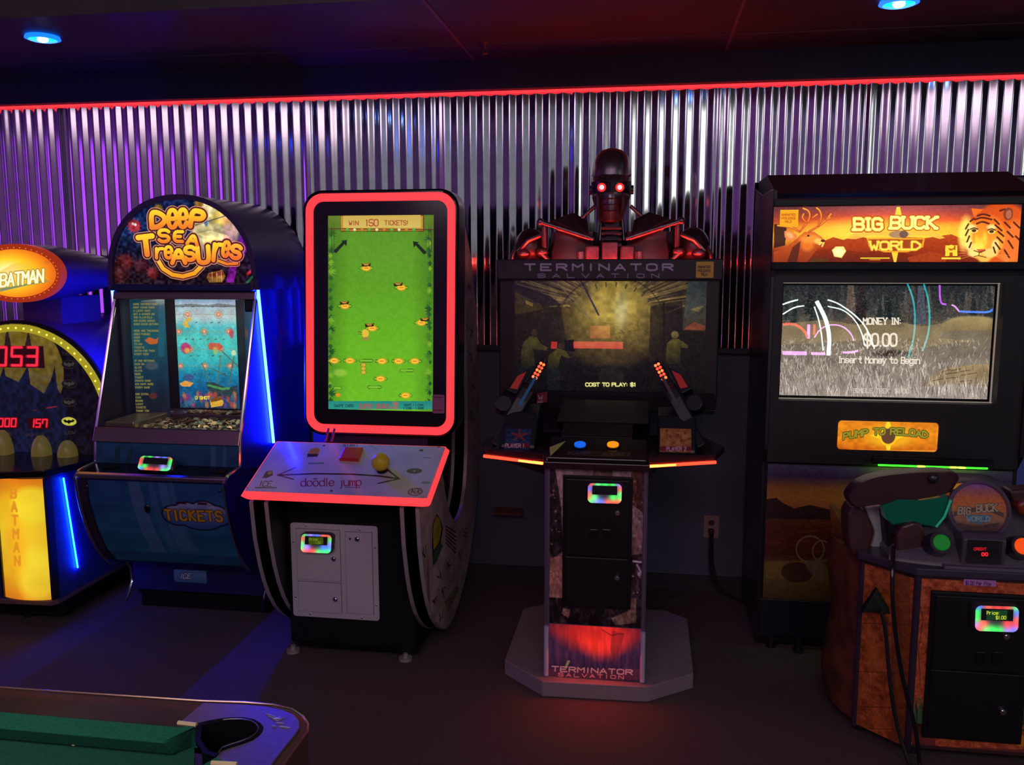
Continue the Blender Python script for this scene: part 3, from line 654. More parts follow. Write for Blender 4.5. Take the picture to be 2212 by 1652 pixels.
# glass box: inner back playfield, art side, coin bed
gz0, gz1 = .905, 1.462
def gl(y0, z): return y0
PF_Y = -.36
MB().box(xL+.02, xR-.01, -.32, -.30, .87, 1.482).build('inner_back', mat('dark_inner', (.03, .022, .04), .5), t)
a, b, c = U(377, 641, y=PF_Y), U(508, 641, y=PF_Y), U(387, 880, y=PF_Y); pw = b.x-a.x
A = Art((a.x, PF_Y, a.z), (b.x, PF_Y, a.z), (a.x, PF_Y, c.z), 1.35)
A.fill(((120, 150, 180), (170, 195, 205), (185, 205, 205), (80, 190, 195), (85, 205, 195), (75, 195, 190), (60, 185, 185), (40, 160, 180), (20, 120, 160), (10, 90, 140), (12, 75, 125), (35, 65, 90)))
A.rect(370, 641, 520, 658, ((90, 130, 175), (185, 200, 215)), .9); A.poly([(375, 659), (410, 656), (450, 659), (470, 655), (520, 660), (520, 663), (375, 663)], (110, 125, 130))
A.add_noise(16, 12, 16, 5, (.3, 1, 1))
for y, xs_ in ((679, (405, 472)), (716, (386, 441, 494)), (754, (411, 476)), (790, (390, 443, 497))):
    A.line([(378, y), (512, y)], 1, (150, 150, 110), .8)
    for x in xs_: A.ell(x, y, 8.5, 8.5, (160, 130, 90), .8, ring=1.2); A.ell(x, y, 5.5, 5.5, (225, 130, 90), .9, soft=2); A.ell(x, y, 2, 2, (255, 200, 160))
for y, xs_ in ((663, (395, 416, 460, 485)), (697, (424, 457, 473)), (733, (402, 417, 433, 450, 466, 483)), (769, (412, 428, 460, 476)), (808, (420, 437, 453, 485)), (825, (425, 480))):
    for x in xs_: A.line([(x-2, y), (x+2, y-1)], 1.8, (70, 60, 60), .8)
A.poly([(395, 700), (400, 690), (412, 684), (415, 690), (405, 697), (410, 708), (398, 706)], (235, 185, 60), .9)
A.ell(401, 752, 11, 12, (195, 50, 110), .9, soft=3); A.ell(404, 757, 6, 6, (240, 190, 70), .8, soft=3)
A.poly([(448, 745), (455, 740), (474, 741), (482, 748), (476, 756), (452, 755)], (215, 90, 60), .9); A.ell(465, 757, 5, 8, (190, 200, 90), .7, soft=3)
A.line([(478, 757), (514, 791)], 2.2, (90, 90, 80), .8); A.line([(476, 770), (470, 830)], 3, (100, 120, 90), .8); A.line([(507, 760), (495, 830)], 3, (90, 105, 90), .8); A.line([(436, 785), (455, 830)], 2.5, (90, 110, 90), .8); A.line([(455, 795), (490, 812)], 2, (80, 80, 70), .8)
A.poly([(445, 825), (462, 826), (492, 838), (512, 832), (512, 862), (455, 858)], (45, 62, 66), .95); A.line([(450, 832), (465, 836), (480, 840), (495, 838)], 5, (80, 170, 90), .8)
A.ell(505, 762, 5, 6, (230, 235, 190), .9, soft=2); A.poly([(388, 828), (400, 822), (418, 827), (410, 835), (392, 834)], (240, 165, 60), .95)
A.ell(408, 815, 10, 8, (90, 60, 120), .6, soft=3); A.ell(500, 720, 5, 10, (215, 60, 80), .8, soft=3)
for k in range(34):
    x = 388+random.Random(k).random()*124; y = 850+random.Random(k+50).random()*26
    A.ell(x, y, 4, 7, [(190, 70, 60), (120, 60, 130), (200, 120, 70), (60, 110, 140), (170, 60, 90)][k % 5], .8, soft=3)
A.poly([(453, 862), (478, 855), (483, 870), (480, 876), (456, 880)], (225, 175, 60)); A.poly([(453, 862), (478, 855), (481, 863), (456, 869)], (120, 75, 35))
A.text('0 SHOT', 422, 862, 6, 4.2, 1.7, (245, 225, 60))
A.add_noise(14, 2.5, 2.5, 12, (1, 1, 1)); A.build('playfield', t, 'lit')
# instruction side panel with printed text
a, b, c = U(279, 640, y=-.56), U(355, 643, y=-.50), U(285, 905, y=-.56)
A = Art((a.x, -.56, a.z), (b.x, -.50, a.z), (a.x, -.56, c.z), 1.4); A.fill(((10, 52, 70), (12, 70, 84), (14, 78, 88), (12, 66, 84), (10, 46, 70), (12, 28, 44), (14, 16, 28)))
A.add_noise(10, 10, 30, 6, (.3, .8, 1)); A.ell(348, 650, 12, 9, (110, 140, 135), .7, soft=4); A.rect(342, 660, 356, 770, (25, 100, 125), .5)
yc = (150, 138, 62); rs = random.Random(4); y = 655
words = ['GAME INSTRUCTIONS', 'DROP COINS, MAKE', 'A LUCKY SHOT', 'GET A WINNER ON', 'THE PLAYFIELD', 'WIN SCORE BONUS', 'WHEN COINS RETURN', '', 'HERE ARE TREASURE', 'WHEN PUSHED', 'OVER', 'EDGE', 'TO WIN', 'TICKETS', 'WATCH FOR THEM', 'EVERY COIN', '', 'IF ONE RETURNS', 'COIN ON', 'SLIDE', 'PLATE', 'MORE', 'TICKET', 'POINTS COME', 'WIN MANY MORE', 'EVERY GAME', '', 'ONE EXTRA', 'COIN', 'BOUND', 'LUCKY', 'TICKETS', 'THANK YOU', 'HAVE FUN TODAY']
for wd_ in words:
    A.text(wd_.replace(',', ''), 288+(y-655)*.025, y+3.5, 3.6, 2.2, .95, yc, gap=.5); y += 7.2
A.poly([(312, 735), (322, 728), (336, 733), (342, 728), (340, 742), (324, 744)], (190, 95, 40)); A.ell(328, 790, 14, 9, (90, 90, 90), .6, soft=4); A.ell(331, 855, 9, 7, (110, 40, 35), .7, soft=3)
A.build('instruction_panel', t, 'lit')
a, b = U(518, 660, y=-.40), U(539, 660, y=-.50)
A = Art((a.x, -.36, 1.43), (xR-.012, -.50, 1.43), (a.x, -.36, .93), 1); A.fill(((16, 55, 78), (14, 60, 90), (14, 40, 70), (10, 14, 36))); A.ell(531, 720, 5, 12, (130, 60, 50), .6, soft=3); A.build('side_picture', t, 'lit')
MB().box(xR-.075, xR-.025, -.57, -.52, 1.40, 1.455).build('camera_box', GLOSSB, t, bevel=.005)
# coin bed
MB().box(xL+.02, xR-.012, -.80, -.34, .865, .882).build('coin_bed', DARKMET, t)
MB().box(xL+.02, xR-.012, -.48, -.34, .882, .915).build('pusher_block', mat('pusher_purple', (.12, .07, .12), .35, .3), t, bevel=.004)
rs = random.Random(11); cm = MB()
def coin(x, y, z):
    M = Matrix.Rotation(rs.uniform(-.5, .5), 3, 'X') @ Matrix.Rotation(rs.uniform(-.5, .5), 3, 'Y')
    R_ = .0125; r1 = [Vector((x, y, z))+M @ Vector((R_*math.cos(a), R_*math.sin(a), -.001)) for a in np.linspace(0, 2*math.pi, 10, endpoint=False)]
    cm.loft([r1, [p+M @ Vector((0, 0, .002)) for p in r1]])
for k in range(560):
    y = rs.uniform(-.785, -.50); coin(rs.uniform(xL+.10, xR-.04), y, .887+rs.random()*.014)
for k in range(120): coin(rs.uniform(xL+.24, xR-.04), rs.uniform(-.47, -.42), .918+rs.random()*.006)
o = cm.build('heap_of_coins', mat('brass_coin', (.55, .42, .24), .35, .8), t); o['kind'] = 'stuff'
MB().box(xL+.03, xL+.17, -.78, -.45, .882, .925).build('coin_ramp', mat('ramp_metal', (.32, .26, .2), .3, .6), t, bevel=.006)
# lamps inside the coin box
l = bpy.data.lights.new('playfield_lamp', 'AREA'); l.shape = 'RECTANGLE'; l.size = .5; l.size_y = .05; l.energy = .9; l.color = (1, .82, .62)
lo = bpy.data.objects.new('playfield_lamp', l); COL.objects.link(lo); lo.location = (XC, -.52, 1.45); lo.rotation_euler = (math.radians(12), 0, 0)
# front glass and its rails
gA, gB = Vector((0, -.606, 1.462)), Vector((0, -.800, .908))
MB().add([(xL+.01, gA.y-.004, gA.z), (xR-.01, gA.y-.004, gA.z), (xR-.01, gB.y-.004, gB.z), (xL+.01, gB.y-.004, gB.z), (xL+.01, gA.y, gA.z), (xR-.01, gA.y, gA.z), (xR-.01, gB.y, gB.z), (xL+.01, gB.y, gB.z)],
         [(0, 1, 2, 3), (7, 6, 5, 4), (0, 4, 5, 1), (1, 5, 6, 2), (2, 6, 7, 3), (3, 7, 4, 0)]).build('front_glass', GLASS, t)
RAIL = mat('brushed_rail', (.42, .30, .30), .28, .9)
MB().px([(-.598, 1.495), (-.612, 1.492), (-.620, 1.458), (-.604, 1.455)], xL, xR).build('top_rail', RAIL, t, bevel=.002)
MB().px([(-.800, .908), (-.812, .905), (-.832, .845), (-.815, .843)], xL, xR).build('bottom_rail', RAIL, t, bevel=.003)
MB().box(xL, xR, -.64, -.60, 1.495, 1.524).build('header_rail', SEAB, t, bevel=.004)
# sea printed fronts
def seaart(TL, TR, BL, res=1.0, dark=0):
    A = Art(TL, TR, BL, res); A.fill(((42, 92, 150), (38, 100, 150), (40, 110, 150), (42, 118, 150)) if not dark else ((30, 95, 140), (35, 85, 130), (30, 70, 120)))
    A.add_noise(12, 30, 14, 5, (.5, 1, 1)); return A
z1, z0 = .843, .752; MB().px([(-.818, z1), (-.60, z1), (-.60, z0), (-.824, z0)], xL+.008, xR-.008).build('lower_sill', SEAB, t)
A = seaart((xL+.01, -.8185, z1), (xR-.01, -.8185, z1), (xL+.01, -.8285, z0), 1, 1)
A.poly([(245, 1000), (250, 965), (262, 962), (258, 1000)], (20, 60, 60), .6); A.poly([(270, 1000), (280, 968), (290, 966), (282, 1002)], (24, 66, 66), .6); A.rect(455, 958, 466, 1010, (110, 140, 180), .4); A.rect(482, 958, 488, 1010, (110, 140, 180), .35)
A.build('sill_picture', t, 'print')
MB().px([(-.60, .752), (-.83, .752), (-.945, .738), (-.955, .722), (-.60, .715)], xL+.006, xR-.006).build('shelf', GLOSSB, t, bevel=.003)
MB().px([(-.60, .716), (-.950, .716), (-.938, .60), (-.895, .47), (-.838, .36), (-.770, .285), (-.60, .27)], xL+.02, xR-.02).build('apron_body', SEAB, t)
for xx, wd_ in ((xL+.03, .035),):
    MB().px([(-.952, .712), (-.945, .60), (-.900, .47), (-.845, .36), (-.80, .30), (-.78, .30), (-.88, .5), (-.93, .712)], xx-.022, xx+.012).build('apron_edge', mat('dark_plum', (.03, .02, .04), .4), t)
seg = [(-.9525, .708), (-.941, .60), (-.898, .47), (-.841, .36), (-.785, .298)]
A = Art((xL+.05, -.955, .706), (xR-.018, -.955, .706), (xL+.05, -.955, .298), 1.0); A.fill(((40, 84, 140), (38, 98, 146), (40, 110, 146), (44, 122, 148)))
A.add_noise(10, 40, 20, 5, (.5, 1, 1))
for x0, x1, a_ in ((275, 300, .35), (318, 330, .2), (340, 358, .3), (362, 372, .25)): A.poly([(x0, 1040), (x1, 1040), (x1+30, 1210), (x0+22, 1210)], (150, 150, 190), a_)
for cx, cy, rx, ry in ((375, 1117, 30, 22), (400, 1112, 30, 24), (437, 1112, 32, 26), (462, 1118, 28, 22), (425, 1128, 45, 22)): A.ell(cx, cy, rx+3, ry+3, (25, 16, 40))
for cx, cy, rx, ry in ((375, 1117, 30, 22), (400, 1112, 30, 24), (437, 1112, 32, 26), (462, 1118, 28, 22), (425, 1128, 45, 22)): A.ell(cx, cy, rx, ry, ((190, 185, 225), (90, 120, 190), (60, 100, 170)), .9, soft=2)
A.text('TICKETS', 350, 1127, 23, 12, 5, (235, 170, 40), gap=.62, out=[(8, (70, 40, 30))], rot=.03)
A.rect(377, 1085, 399, 1090, (60, 15, 30)); A.rect(424, 1087, 444, 1092, (60, 15, 30))
def apr(u, v):
    z = .706-v*(.706-.298); yy = np.interp(-z, [-q[1] for q in seg], [q[0] for q in seg]); return np.stack([0*u, yy+.955-.001, 0*u], -1)
A.build('apron_picture', t, 'print', bulge=apr)
q = U(318, 1097, y=-.938); MB().ell((q.x, q.y, q.z), .014, .010, .022, 16, 10).build('ticket_knob', GLOSSB, t, smooth=True)
for px_, py_ in ((188, 1050), (474, 1060)):
    q = U(px_, py_, y=-.952); MB().ell((q.x, q.y, q.z), .008, .006, .008, 12, 8).build('screw', DARKMET, t, smooth=True)
MB().px([(-.945, .740), (-.962, .732), (-.962, .715), (-.945, .712)], xL, xR).build('shelf_edge', CHROME, t, bevel=.003)
q = U(345, 1000, y=-.88); TL = U(308, 990, y=-.915)
card_reader(t, (U(307, 986, y=-.88), U(383, 990, y=-.88), U(307, 986, y=-.88)+Vector((0, -.035, -.058))), 1, depth=.022)
for px_ in (233, 470):
    q = U(px_, 1008, y=-.90); MB().pz(rrect(q.x-.03, q.x+.03, -.90, -.865, .008), .738, .752).build('button_plate', BLACK, t, bevel=.003)
MB().box(xL+.02, xR-.01, -.625, -.585, .10, .30).build('kick_panel', SEAB, t)
a, b = U(375, 1229, y=-.627), U(447, 1260, y=-.627)
A = Art((a.x, -.627, a.z), (b.x, -.627, a.z), (a.x, -.627, b.z), 1.4); A.fill(((120, 155, 200), (95, 140, 175), (70, 110, 150)))
A.text('ICE', 389, 1249, 10, 7, 2, (240, 240, 250), out=[(4, (20, 20, 40))], ital=.3); A.build('maker_plate', t, 'print', rmask(.06, .12))
MB().box(xL+.03, xR-.01, -.58, -.06, 0, .115).build('plinth', BLACK, t)
A = Art((xR+.0012, -.50, 1.42), (xR+.0012, -.14, 1.42), (xR+.0012, -.50, 1.08), 1.0, (26, 24, 92))
A.poly([(604, 735), (600, 700), (588, 668), (602, 690), (608, 698), (616, 668), (614, 705), (632, 730), (612, 722), (609, 762), (603, 800), (601, 760), (590, 722)], (120, 44, 96), .8)
A.build('side_picture', t, 'print')
# blue tube on the right side, mounted on the cabinet corner
p0, p1 = U(557, 622, x=xR+.009), U(591, 956, x=xR+.009)
ledstrip(t, [(p0.x, p0.y, p0.z), (p1.x, p1.y, p1.z)], .0068, LED_B)
ledstrip(t, [(xL-.009, p0.y, p0.z), (xL-.009, p1.y, p1.z)], .0068, LED_B2)
def inpoly(Y, Z, P):
    k = np.zeros(Y.shape, bool)
    for i in range(len(P)):
        (a, b), (c, d) = P[i], P[(i+1) % len(P)]
        if abs(d-b) > 1e-9: k ^= ((b > Z) != (d > Z)) & (Y < (c-a)*(Z-b)/(d-b)+a)
    return k
# ------------------------------------------------------------------ jumping game: tall portrait screen in a red light frame
t = thing('video_redemption_game', (-1.15, -.6, 0), 'tall game with portrait green screen framed by a glowing red band', 'arcade game')
XO, XI = -.83, -1.505
EDGE = mat('white_edge_moulding', (.40, .34, .35), .35)
px_ = [(905, 1097), (910, 1180), (918, 1260), (930, 1320), (945, 1350), (960, 1360), (975, 1345), (995, 1290), (1015, 1200), (1028, 1100), (1035, 1000), (1035, 800), (1031, 700), (1018, 560), (1004, 488),
       (1003, 560), (1007, 700), (1010, 850), (1010, 960), (1007, 1040), (1000, 1093), (991, 1119), (981, 1128), (971, 1109), (962, 1074), (957, 1030), (952, 1000)]
SP = [(U(a, b, x=XO).y, U(a, b, x=XO).z) for a, b in px_]
SP = [(min(y, -.012), z) for y, z in SP]
SP[0] = (-1.165, .70); SP[-1] = (-.87, .845)
SP = [SP[0]]+smoothpoly(SP[1:15], 1, False)+smoothpoly(SP[15:], 1, False)
ART = mat('doodle_white', (.45, .38, .36), .5)
for x0, x1 in ((XO-.014, XO), (XO-.075, XO-.061), (XI, XI+.014), (XI+.061, XI+.075)):
    MB().px(SP, x0, x1).build('side_panel', BLACK, t)
    MB().band(SP, x0-.001, x1+.001, .0025).build('edge_moulding', EDGE, t)
ys = [p[0] for p in SP]; zs_ = [p[1] for p in SP]; y0, y1, z0, z1 = min(ys), max(ys), min(zs_), max(zs_)
A = Art((XO+.0016, y0, z1), (XO+.0016, y1, z1), (XO+.0016, y0, z0), 1.0, (196, 178, 170)); A.res = 1.6
A.W = 260; A.H = 620; A.c = np.zeros((A.H, A.W, 3)); A.c[:] = (190, 172, 165); A.Y, A.X = np.mgrid[0:A.H, 0:A.W]
A.poly([(943, 1110), (950, 1118), (957, 1140), (952, 1172), (945, 1200), (935, 1215), (933, 1170), (935, 1130)], (30, 22, 26)); A.poly([(943, 1114), (949, 1120), (954, 1140), (949, 1170), (937, 1188), (935, 1150), (937, 1130)], (190, 170, 30)); A.poly([(950, 1172), (957, 1178), (942, 1215), (935, 1222), (936, 1195)], (60, 100, 60))
for k in range(6): A.line([(963, 1136+k*7), (985, 1150+k*9)], 1.3, (60, 45, 50))
for k, (x, y) in enumerate(((1012, 620), (1018, 720), (1016, 770), (1022, 840), (1020, 900), (915, 1190), (950, 1240), (960, 1280), (975, 1300), (940, 1300), (990, 1200), (970, 1220), (955, 1330), (1005, 1150))):
    rs = random.Random(k)
    for j in range(4): A.line([(x+rs.uniform(-6, 6), y+rs.uniform(-14, 14)), (x+rs.uniform(-6, 6), y+rs.uniform(-14, 14))], 1.3, (60, 50, 55) if k % 3 else (110, 40, 45))
A.poly([(960, 1300), (985, 1265), (992, 1270), (968, 1325)], (110, 110, 70), .7); A.ell(925, 1260, 3, 25, (120, 45, 50), .6, soft=3)
A.noise(.15, 8, 3)
A.build('side_picture', t, 'print', lambda u, v: inpoly(y0+u*(y1-y0), z1-v*(z1-z0), SP))
bx0, bx1 = XI+.075, XO-.075
MB().px([(-1.0, .07), (-1.0, .70), (-.90, .80), (-.70, .80), (-.62, .50), (-.40, .50), (-.36, 1.70), (-.10, 1.70), (-.05, .06), (-.10, .028), (-.95, .028)], bx0, bx1).build('body', BLACK, t, bevel=.008)
for fx in (-1.44, -.954):
    MB().cyl((fx, -.955, 0), (fx, -.955, .012), .027, 20).cyl((fx, -.955, .012), (fx, -.955, .03), .010, 10).build('levelling_foot', mat('pale_metal_foot', (.5, .45, .42), .4, .3), t)
    MB().cyl((fx, -.15, 0), (fx, -.15, .03), .02, 12).build('levelling_foot', DARKMET, t)
# coin door
ca, cb = U(627, 1128, y=-1.004), U(820, 1341, y=-1.004); dx0, dx1, dz0, dz1 = ca.x, cb.x, cb.z, ca.z
MB().py(rrect(dx0, dx1, dz0, dz1, .012), -1.006, -1.0).build('coin_door_frame', WHITE, t, bevel=.001)
def dr(u0, u1, v0, v1): return (dx0+(dx1-dx0)*u0, dx0+(dx1-dx0)*u1, dz1-(dz1-dz0)*v1, dz1-(dz1-dz0)*v0)
gapm = mat('dark_gap', (.10, .07, .07), .7)
for u0, u1, v0, v1 in ((.065, .575, .055, .60), (.065, .575, .615, .945), (.63, .94, .065, .935)):
    a, b, c, d = dr(u0, u1, v0, v1)
    MB().box(a, b, -1.0066, -1.004, c, d).build('door_gap', gapm, t)
    MB().box(a+.0016, b-.0016, -1.0085, -1.005, c+.0016, d-.0016).build('coin_door', WHITE, t)
for u, v in ((.50, .355), (.505, .785), (.775, .135)):
    lock(t, Vector((dx0+(dx1-dx0)*u, -1.0085, dz1-(dz1-dz0)*v)), .0095)
for u, v in ((.19, .025), (.80, .04), (.035, .20), (.97, .22), (.035, .79), (.97, .83), (.20, .965), (.80, .975)):
    q = (dx0+(dx1-dx0)*u, -1.006, dz1-(dz1-dz0)*v); MB().ell(q, .005, .004, .005, 10, 6).build('screw', CHROME, t, smooth=True)
q = (dx0+(dx1-dx0)*.69, -1.009, dz1-(dz1-dz0)*.14); MB().cyl(q, (q[0], q[1]-.002, q[2]), .004, 10).build('key_hole', BLACK, t)
card_reader(t, (U(653, 1147, y=-1.012), U(724, 1150, y=-1.012), U(651, 1190, y=-1.012)), 4, (('Price:', '1.00'), (60, 75, 10), (110, 130, 20)), depth=.022)
# tilted control panel
pl, pr = -1.512, -.786
B0, F0 = (-.885, .885), (-1.205, .752)
def cp(x, s_, d=0):
    y = B0[0]+(F0[0]-B0[0])*s_; z = B0[1]+(F0[1]-B0[1])*s_; L = math.hypot(F0[0]-B0[0], F0[1]-B0[1])
    n = Vector((0, (F0[1]-B0[1])/L, -(F0[0]-B0[0])/L)); return Vector((x, y, z))+n*d
def cpr(k, d): return [cp(x, s_, d) for x, s_ in [(p[0], p[1]) for p in rrect(pl+k, pr-k, 0+k*2.9, 1-k*2.9, .02)]]
rr_ = [(x, s_) for x, s_ in rrect(pl, pr, 0.0, 1.0, .028)]
def ringp(inset, d): return [cp(min(max(x, pl+inset), pr-inset), min(max(s_, inset*2.9), 1-inset*2.9), d) for x, s_ in rr_]
MB().loft([ringp(.006, -.036), ringp(.006, 0)]).build('control_panel', WHITE, t)
MB().loft([ringp(.004, .0005), ringp(-.004+.000, -.004), [cp(x+(.010 if x > -1.15 else -.010), s_+(.03 if s_ > .5 else -.01), -.018) for x, s_ in rr_], ringp(0, -.036), ringp(.004, -.0365)], cap=False).build('red_light_edge', LED_R, t, smooth=True)
A = Art(cp(pl+.006, .017, .001), cp(pr-.006, .017, .001), cp(pl+.006, .983, .001), 1.1, (200, 188, 196)); A.noise(.06, 30, 4)
dk = (44, 26, 34)
A.line([(600, 1026), (680, 1023), (760, 1024), (820, 1028), (862, 1034)], 3.2, dk); A.line([(638, 1010), (600, 1026), (634, 1035)], 2.5, dk); A.line([(838, 1015), (862, 1034), (816, 1044)], 2.8, dk)
A.text('doodle jump', 650, 1050, 17, 10.5, 1.8, (150, 30, 50), gap=.28, sm=2, rot=-.01); A.line([(745, 1052), (778, 1053)], 1, dk)
A.poly([(665, 980), (670, 970), (682, 966), (692, 970), (688, 980)], (210, 150, 50)); A.poly([(664, 980), (688, 980), (686, 986), (664, 987)], (20, 60, 30)); A.line([(668, 1001), (698, 1000)], 4, (70, 140, 100), .8)
A.poly([(566, 1032), (575, 1018), (588, 1016), (590, 1026), (575, 1033)], (40, 60, 60)); A.ell(583, 1021, 5, 4, (190, 180, 60))
A.text('ICE', 560, 1050, 11, 8, 1.6, (30, 20, 40), ital=.3); A.line([(552, 1053), (596, 1053)], 2.5, (40, 26, 60)); A.text('AGE', 888, 1065, 10, 6, 1.5, (70, 50, 60)); A.ell(897, 1062, 13, 8, (70, 40, 60), .9, ring=1.4)
for k in range(5): A.ell(895, 1017, 14-k*2.5, 6-k, (80, 30, 45), .8, ring=1.2)
A.ell(681, 1034, 5, 2, (120, 110, 130)); A.text('START', 742, 964, 6, 5, 1.1, dk); A.line([(605, 1000), (625, 985), (655, 978)], 1, (140, 130, 160), .7); A.line([(770, 970), (800, 962), (812, 968), (800, 978)], 1, (140, 130, 160), .7)
for x, y in ((533, 1053), (716, 1060), (925, 1080), (948, 965), (908, 973), (700, 962)): A.ell(x, y, 2.6, 1.8, (60, 40, 50))
A.rect(908, 970, 914, 975, (60, 40, 50)); A.line([(914, 988), (928, 989)], 1.5, (100, 80, 90)); A.ell(920, 1042, 9, 3, (120, 130, 110), .8)
A.build('panel_print', t, 'gloss', rmask(.03, .08))
# square red button
q0, q1, q2, q3 = [cp(U(a, b, y=-.98).x, 0) for a, b in ((744, 969), (784, 970), (735, 995), (776, 997))]
def onp(a, b):   # photo pixel on the tilted panel plane
    P0 = cp(0, 0); n = (cp(0, 0, 1)-P0); d = Vector(ray(a, b)); C = Vector(CAM); return C+d*((P0-C).dot(n)/d.dot(n))
nn = cp(0, 0, 1)-cp(0, 0)
def slab(pts, h, cut=.85, h2=None):
    c = sum(pts, Vector())/len(pts); return MB().loft([pts, [p+nn*h for p in pts], [c+(p-c)*cut+nn*(h2 or h*1.15) for p in pts]])
pts = [onp(*p) for p in ((745, 970), (785, 971), (775, 998), (733, 996))]
slab(pts, .012).build('red_button', mat('red_button', (.22, .010, .008), .3, emit=(.5, .02, .01), es=.12), t, bevel=.002)
c0 = onp(826, 1017); ball = Vector((U(822, 998, y=c0.y).x, c0.y, U(822, 998, y=c0.y).z))
js = MB().cyl(c0, c0+nn*.006, .022, 18).tube([c0, ball], .006, 8).build('joystick', GLOSSB, t)
MB().ell(ball, .036, .036, .036, 24, 16).build('ball_top', mat('yellow_ball', (.75, .55, .02), .35), js, smooth=True)
# red clear posts and neck below the head
for x in (703, 716):
    q = U(x, 955, y=-.86); MB().tube([(q.x, -.86, .885), (q.x, -.82, .93)], .005, 8).build('neck_post', mat('pink_post', (.5, .12, .5), .2, .6), t)
MB().box(bx0+.03, bx1-.03, -.62, -.42, .78, .92).build('neck', mat('violet_neck', (.03, .02, .06), .4), t)
# head
hx0, hx1, hz0, hz1 = -1.487, -.795, .868, 1.928
def hy(z): return -.57-.08*(hz1-z)/(hz1-hz0)
def hr(inset, d, r, x0=hx0, x1=hx1, z0=hz0, z1=hz1):
    return [(x, hy(z)-d, z) for x, z in rrect(x0+inset, x1-inset, z0+inset, z1-inset, r, 8)]
MB().loft([hr(0, -.13, .085), hr(0, -.004, .085), hr(.008, .004, .08), hr(.05, .004, .045)]).build('screen_housing', GLOSSB, t, smooth=True)
MB().loft([hr(.014, .004, .075), hr(.016, .011, .073), hr(.046, .011, .047), hr(.049, .004, .045)], cap=False).build('red_light_frame', LED_R, t, smooth=True)
# screen
def hU(a, b, d=.006):
    P0 = Vector((0, hy(hz0)-d, hz0)); n = Vector((0, hz1-hz0, -(hy(hz1)-hy(hz0)))).normalized(); dd = Vector(ray(a, b)); C = Vector(CAM)
    return C+dd*((P0-C).dot(n)/dd.dot(n))
TL, TR, BLc = hU(711, 466), hU(937, 467), hU(707, 883); BLc.x = TL.x = (TL.x+BLc.x)/2; TR.z = TL.z; TR.y = TL.y
A = Art(TL, TR, BLc, 1.35); A.fill(((88, 140, 38), (94, 152, 36), (92, 156, 32), (98, 168, 32), (102, 178, 30), (104, 182, 32), (108, 186, 34)))
A.add_noise(5, 5, 5, 3, (1, 1, .6)); A.c *= (1-.22*np.clip(np.abs(A.X/(A.W-1)-.5)*2-.6, 0, 1)/.4)[..., None]
rs = random.Random(2)
def frond(x, y, dirx, L, c):
    for k in range(5):
        a = (k-2)*.42+rs.uniform(-.1, .1); ex, ey = x+dirx*L*math.cos(a), y+L*math.sin(a)*.8
        A.poly([(x, y), ((x+ex)/2, (y+ey)/2-2.2), (ex, ey), ((x+ex)/2, (y+ey)/2+2.2)], c, .85)
greens = [(40, 92, 30), (60, 120, 34), (120, 170, 40), (34, 84, 44), (80, 150, 50), (26, 70, 34)]
for y in range(500, 880, 13):
    frond(709, y+rs.uniform(-5, 5), 1, rs.uniform(8, 21), greens[rs.randrange(6)]); frond(933, y+rs.uniform(-5, 5), -1, rs.uniform(8, 20), greens[rs.randrange(6)])
for a, b, s_ in ((720, 542, 1), (922, 545, -1)):
    A.poly([(a, b-4*0), (a+s_*20, b-20), (a+s_*16, b-22), (a+s_*30, b-24), (a+s_*28, b-10), (a+s_*24, b-15), (a+s_*6, b+5)], (24, 38, 26))
for x in (716, 721, 926, 931): A.line([(x, 480), (x+1, 545)], 1.2, (60, 44, 24), .8)
A.rect(708, 466, 940, 494, ((120, 130, 40), (90, 120, 40)), .6)
A.rect(735, 464, 916, 500, (96, 52, 18)); A.rect(736, 466, 914, 498, (190, 140, 50)); A.rect(741, 464, 909, 492, ((205, 170, 78), (214, 188, 96))); A.line([(709, 494), (938, 496)], 2, (90, 50, 30))
for k, x in enumerate(range(750, 905, 16)): A.ell(x, 496, 3, 3, [(70, 190, 60), (235, 225, 160), (210, 130, 40)][k % 3])
A.text('WIN', 754, 486, 9, 6.4, 1.6, (165, 62, 40)); A.text('150', 790, 488, 14, 9, 1.9, (170, 48, 44), gap=.2, sm=1); A.text('TICKETS!', 831, 486, 9.5, 5.6, 1.5, (165, 62, 40), gap=.3)
def pad(x, y, w_=13): A.poly([(x-w_, y), (x-w_+3, y-3.5), (x+w_-3, y-3.5), (x+w_, y), (x+w_-3, y+3.5), (x-w_+3, y+3.5)], (36, 66, 20)); A.poly([(x-w_+1.2, y), (x-w_+3.5, y-2.4), (x+w_-3.5, y-2.4), (x+w_-1.2, y), (x+w_-3.5, y+2.4), (x-w_+3.5, y+2.4)], (122, 188, 44))
def coin2(x, y, crown=None):
    pad(x, y, 16)
    for a in np.linspace(0, 2*math.pi, 12, endpoint=False): A.line([(x, y), (x+9.2*math.cos(a), y+6*math.sin(a))], 2.6, (235, 150, 30))
    A.ell(x, y, 7.5, 5, (255, 200, 60)); A.line([(x-4, y), (x+4, y)], 2, (190, 90, 30), .8)
    if crown is not None:
        A.poly([(x+crown-10, y-10), (x+crown+10, y-11), (x+crown+9, y-4), (x+crown-9, y-3)], (40, 22, 12)); A.line([(x+crown-7, y-9), (x+crown+7, y-9.5)], 1.8, (190, 130, 50)); A.line([(x+crown-4, y-7), (x+crown+4, y-7)], 1.6, (230, 190, 70))
for x, y, c in ((791, 579, 0), (867, 621, -7), (745, 661, -1), (910, 697, 8), (804, 709, -6), (722, 779, None), (756, 779, None), (825, 780, None), (861, 780, None), (896, 780, None), (822, 818, None), (876, 854, None)): coin2(x, y, c)
for x, y, w_ in ((791, 779, 16), (879, 800, 16), (809, 836, 16), (729, 838, 10)): pad(x, y, w_)
